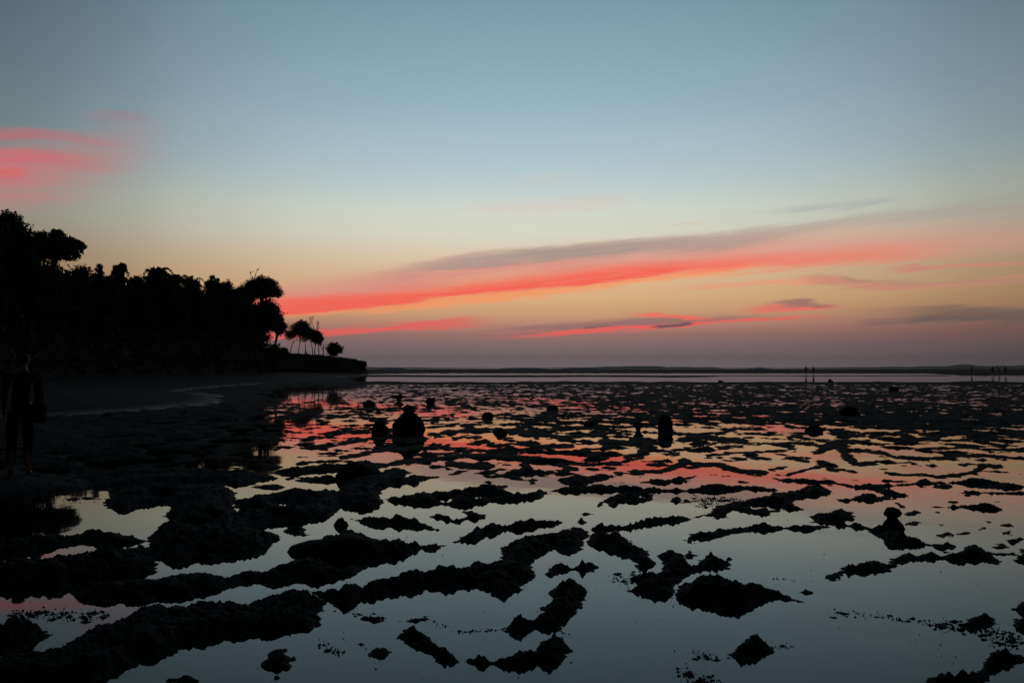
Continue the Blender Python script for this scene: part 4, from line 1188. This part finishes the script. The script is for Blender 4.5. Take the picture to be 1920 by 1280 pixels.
def person(loc, rz, label, height=1.7, stride=.0, lean=0.0, group=None, full=True, arms=.12, lvl=2, cloth=M_short, top=M_shirt):
    """faces +X before rotation"""
    root = empty('person', loc); root.rotation_euler = (0, 0, rz)
    tag(root, label, 'person', group)
    k_ = height / 1.72
    s = stride
    bx = lambda z_: lean * max(0, z_ - .95)
    b = [(0, 0, .95, .125, .15), (bx(1.12), 0, 1.12, .11, .14), (bx(1.3), 0, 1.3, .125, .17), (bx(1.42), 0, 1.42, .08, .12),
         (bx(1.5) + .01, 0, 1.50, .055, .055), (bx(1.57) + .03, 0, 1.57, .075, .068), (bx(1.65) + .035, 0, 1.65, .092, .076), (bx(1.71) + .02, 0, 1.71, .062, .055)]
    e = [(0, 1), (1, 2), (2, 3), (3, 4), (4, 5), (5, 6), (6, 7)]
    for sd_ in (1, -1):
        i = len(b)
        b += [(s * sd_ * .25, .095 * sd_, .86, .088), (s * sd_ * .6 + .02, .10 * sd_, .50, .056), (s * sd_ * 1.0 - .02, .10 * sd_, .28, .052), (s * sd_ * 1.1 - .03, .10 * sd_, .09, .036), (s * sd_ * 1.1 + .04, .11 * sd_, .035, .034), (s * sd_ * 1.1 + .14, .12 * sd_, .025, .026)]
        e += [(0, i), (i, i + 1), (i + 1, i + 2), (i + 2, i + 3), (i + 3, i + 4), (i + 4, i + 5)]
        i = len(b)
        aa = arms * sd_ - s * sd_ * .3
        b += [(bx(1.4), .175 * sd_, 1.40, .052), (bx(1.15) + aa * .4, .215 * sd_, 1.14, .039), (bx(.95) + aa + .06, .22 * sd_, .90, .028), (bx(.9) + aa + .08, .215 * sd_, .845, .026)]
        e += [(3, i), (i, i + 1), (i + 1, i + 2), (i + 2, i + 3)]
        if full:
            w = b[-1]
            for f, (ln, sp) in enumerate([(.060, -.024), (.072, -.008), (.068, .009), (.055, .024)]):
                j = len(b)
                b += [(w[0] + sp, w[1], w[2] - .045, .010), (w[0] + sp * 1.3 + .006, w[1] - .006 * sd_, w[2] - .045 - ln * .55, .0085), (w[0] + sp * 1.4 + .014, w[1] - .016 * sd_, w[2] - .045 - ln, .0065)]
                e += [(i + 3, j), (j, j + 1), (j + 1, j + 2)]
            j = len(b)
            b += [(w[0] + .030, w[1] - .012 * sd_, w[2] - .03, .010), (w[0] + .040, w[1] - .02 * sd_, w[2] - .062, .008)]
            e += [(i + 3, j), (j, j + 1)]
    if full:   # nose, chin and ears
        hx, hz = b[6][0], b[6][2]
        j = len(b)
        b += [(hx + .105, 0, hz - .025, .012), (hx + .01, .085, hz - .03, .014), (hx + .01, -.085, hz - .03, .014)]
        e += [(6, j), (6, j + 1), (6, j + 2)]
    body = skin_mesh('body', b, e, M_skin, lvl)
    body.parent = root; body.scale = (k_,) * 3
    if full:
        sh = [(bx(.93), 0, .84, .135, .165), (bx(1.0), 0, .98, .135, .16), (bx(1.12), 0, 1.12, .128, .158), (bx(1.3), 0, 1.3, .142, .188), (bx(1.42), 0, 1.42, .095, .135), (bx(1.47), 0, 1.465, .068, .07)]
        se = [(0, 1), (1, 2), (2, 3), (3, 4), (4, 5)]
        for sd_ in (1, -1):
            i = len(sh)
            aa = arms * sd_ - s * sd_ * .3
            sh += [(bx(1.4), .178 * sd_, 1.40, .064), (bx(1.15) + aa * .4, .215 * sd_, 1.14, .05), (bx(.97) + aa * .9 + .05, .22 * sd_, .93, .040)]
            se += [(4, i), (i, i + 1), (i + 1, i + 2)]
        shirt = skin_mesh('shirt', sh, se, top, lvl); shirt.parent = root; shirt.scale = (k_,) * 3
        st = [(0, 0, .98, .138, .162), (0, 0, .92, .145, .168)]
        te = [(0, 1)]
        for sd_ in (1, -1):
            i = len(st)
            st += [(s * sd_ * .25, .098 * sd_, .84, .105), (s * sd_ * .55 + .02, .102 * sd_, .52, .078), (s * sd_ * .9, .102 * sd_, .30, .068), (s * sd_ * 1.05, .102 * sd_, .12, .058)]
            te += [(1, i), (i, i + 1), (i + 1, i + 2), (i + 2, i + 3)]
        so = skin_mesh('trousers', st, te, cloth, lvl); so.parent = root; so.scale = (k_,) * 3
        hx, hz = b[6][0], b[6][2]
        hr = [(hx - .035, 0, hz - .10, .062, .062), (hx - .03, 0, hz - .03, .080, .078), (hx - .02, 0, hz + .02, .096, .082), (hx - .005, 0, hz + .065, .075, .068)]
        ho = skin_mesh('hair', hr, [(0, 1), (1, 2), (2, 3)], M_hair, lvl); ho.parent = root; ho.scale = (k_,) * 3
        for sd_ in (1, -1):
            bm = bmesh.new(); bmesh.ops.create_uvsphere(bm, u_segments=10, v_segments=6, radius=.011)
            me = bpy.data.meshes.new('eye'); bm.to_mesh(me); bm.free(); me.materials.append(M_hair)
            ey = bpy.data.objects.new('eye', me); col.objects.link(ey); ey.parent = root
            ey.location = ((hx + .083) * k_, .032 * sd_ * k_, (hz + .0) * k_)
        V, F = [], []
        tube(V, F, [((hx + .086), -.022, hz - .062), ((hx + .09), 0, hz - .060), ((hx + .086), .022, hz - .062)], .006, .006, 6)
        mo = mesh_obj('mouth', V, F, M_skin, root); mo.scale = (k_,) * 3
    return root


Xp, Yp = ground(36, 898)
Xp, Yp = float(Xp), float(Yp)
# footing under the near person
ridge_obj([[(-60, 885), (0, 880), (60, 882), (140, 890), (200, 905), (150, 925), (60, 930), (-60, 940)]], 'low dark coral ledge under the person at the left edge', hmul=.5)
p1 = person((Xp, Yp, .05), math.radians(115), 'person in dark clothes standing at the left edge with a bag at the hip', height=1.60, lean=.22)
V, F = [], []
bm = bmesh.new(); bmesh.ops.create_cube(bm, size=1.0)
for v_ in bm.verts:
    v_.co.x *= .10 if v_.co.z < 0 else .07; v_.co.y *= .26; v_.co.z *= .24
bmesh.ops.bevel(bm, geom=bm.edges[:], offset=.025, segments=3, profile=.6, affect='EDGES')
me = bpy.data.meshes.new('shoulder_bag'); bm.to_mesh(me); bm.free(); me.materials.append(M_bag)
bag = bpy.data.objects.new('shoulder_bag', me); col.objects.link(bag)
bag.location = (Xp + .25, Yp - .04, .86); bag.rotation_euler = (0, .1, math.radians(70))
tag(bag, 'dark shoulder bag hanging at the hip of the person at the left edge', 'bag')
V, F = [], []
tube(V, F, [(-.0, -.08, .1), (-.02, -.05, .34), (-.06, .0, .58)], .012, .012, 6)
tube(V, F, [(-.0, .08, .1), (-.02, .05, .34), (-.06, .0, .58)], .012, .012, 6)
strap = mesh_obj('strap', V, F, M_bag, bag)


def reef_z(x, y):
    pxx, pyy = to_px(x, y)
    j = np.argmin(np.abs(cols - pxx)); i = np.argmin(np.abs(rows - pyy))
    return float(max(Zfar[i, j], 0))


WG = 'people walking on the outer reef'
for px_, yt, Yd, rz, st_, ln_, lb in [(1511, 679.5, 150, 1.2, .10, .0, 'left one of the two small far figures standing on the outer reef'),
                                      (1525, 681.5, 158, 1.9, .0, .0, 'right one of the two small far figures standing on the outer reef'),
                                      (1821, 683, 175, .4, .22, .5, 'tiny far figure bending forward on the outer reef'),
                                      (1861, 680, 142, 1.4, .08, .0, 'far figure standing alone near the right edge of the outer reef'),
                                      (1874, 682.5, 170, 2.6, .1, .5, 'small stooping figure between two upright ones near the right edge'),
                                      (1885, 679, 138, 1.0, .2, .1, 'tallest looking far figure, the last before the right edge')]:
    X_, z_ = up(px_, yt, Yd)
    zb_ = reef_z(X_, Yd)
    person((X_, Yd, zb_ - .02), rz, lb, height=min(1.85, max(1.5, (z_ - zb_) * (1.12 if ln_ > .4 else 1))), stride=st_, lean=ln_, group=WG, full=False, lvl=1)
X_, z_ = up(574, 652.5, 184)
zb_ = bluff_z(X_, 184)
person((X_, 184, zb_ + .1), 1.3, 'figure standing between the thin tree trunks on the headland', height=1.75, full=False, lvl=1)

# ------------------------------------------------------------------ evening haze
hb = mesh_obj('haze', [(-9000, -90, -2), (9000, -90, -2), (9000, 8900, -2), (-9000, 8900, -2), (-9000, -90, 130), (9000, -90, 130), (9000, 8900, 130), (-9000, 8900, 130)],
              [(0, 3, 2, 1), (4, 5, 6, 7), (0, 1, 5, 4), (1, 2, 6, 5), (2, 3, 7, 6), (3, 0, 4, 7)], None, smooth=False)
mh = bpy.data.materials.new('thin_haze'); mh.use_nodes = True
mh.node_tree.nodes.clear()
ho_ = mh.node_tree.nodes.new('ShaderNodeOutputMaterial'); pv = mh.node_tree.nodes.new('ShaderNodeVolumePrincipled')
pv.inputs['Density'].default_value = 8.0e-5
pv.inputs['Color'].default_value = (.9, .92, .95, 1)
mh.node_tree.links.new(pv.outputs[0], ho_.inputs['Volume'])
hb.data.materials.append(mh)
tag(hb, kind='stuff')
hb['label'] = 'thin evening haze lying over the sea and the reef'
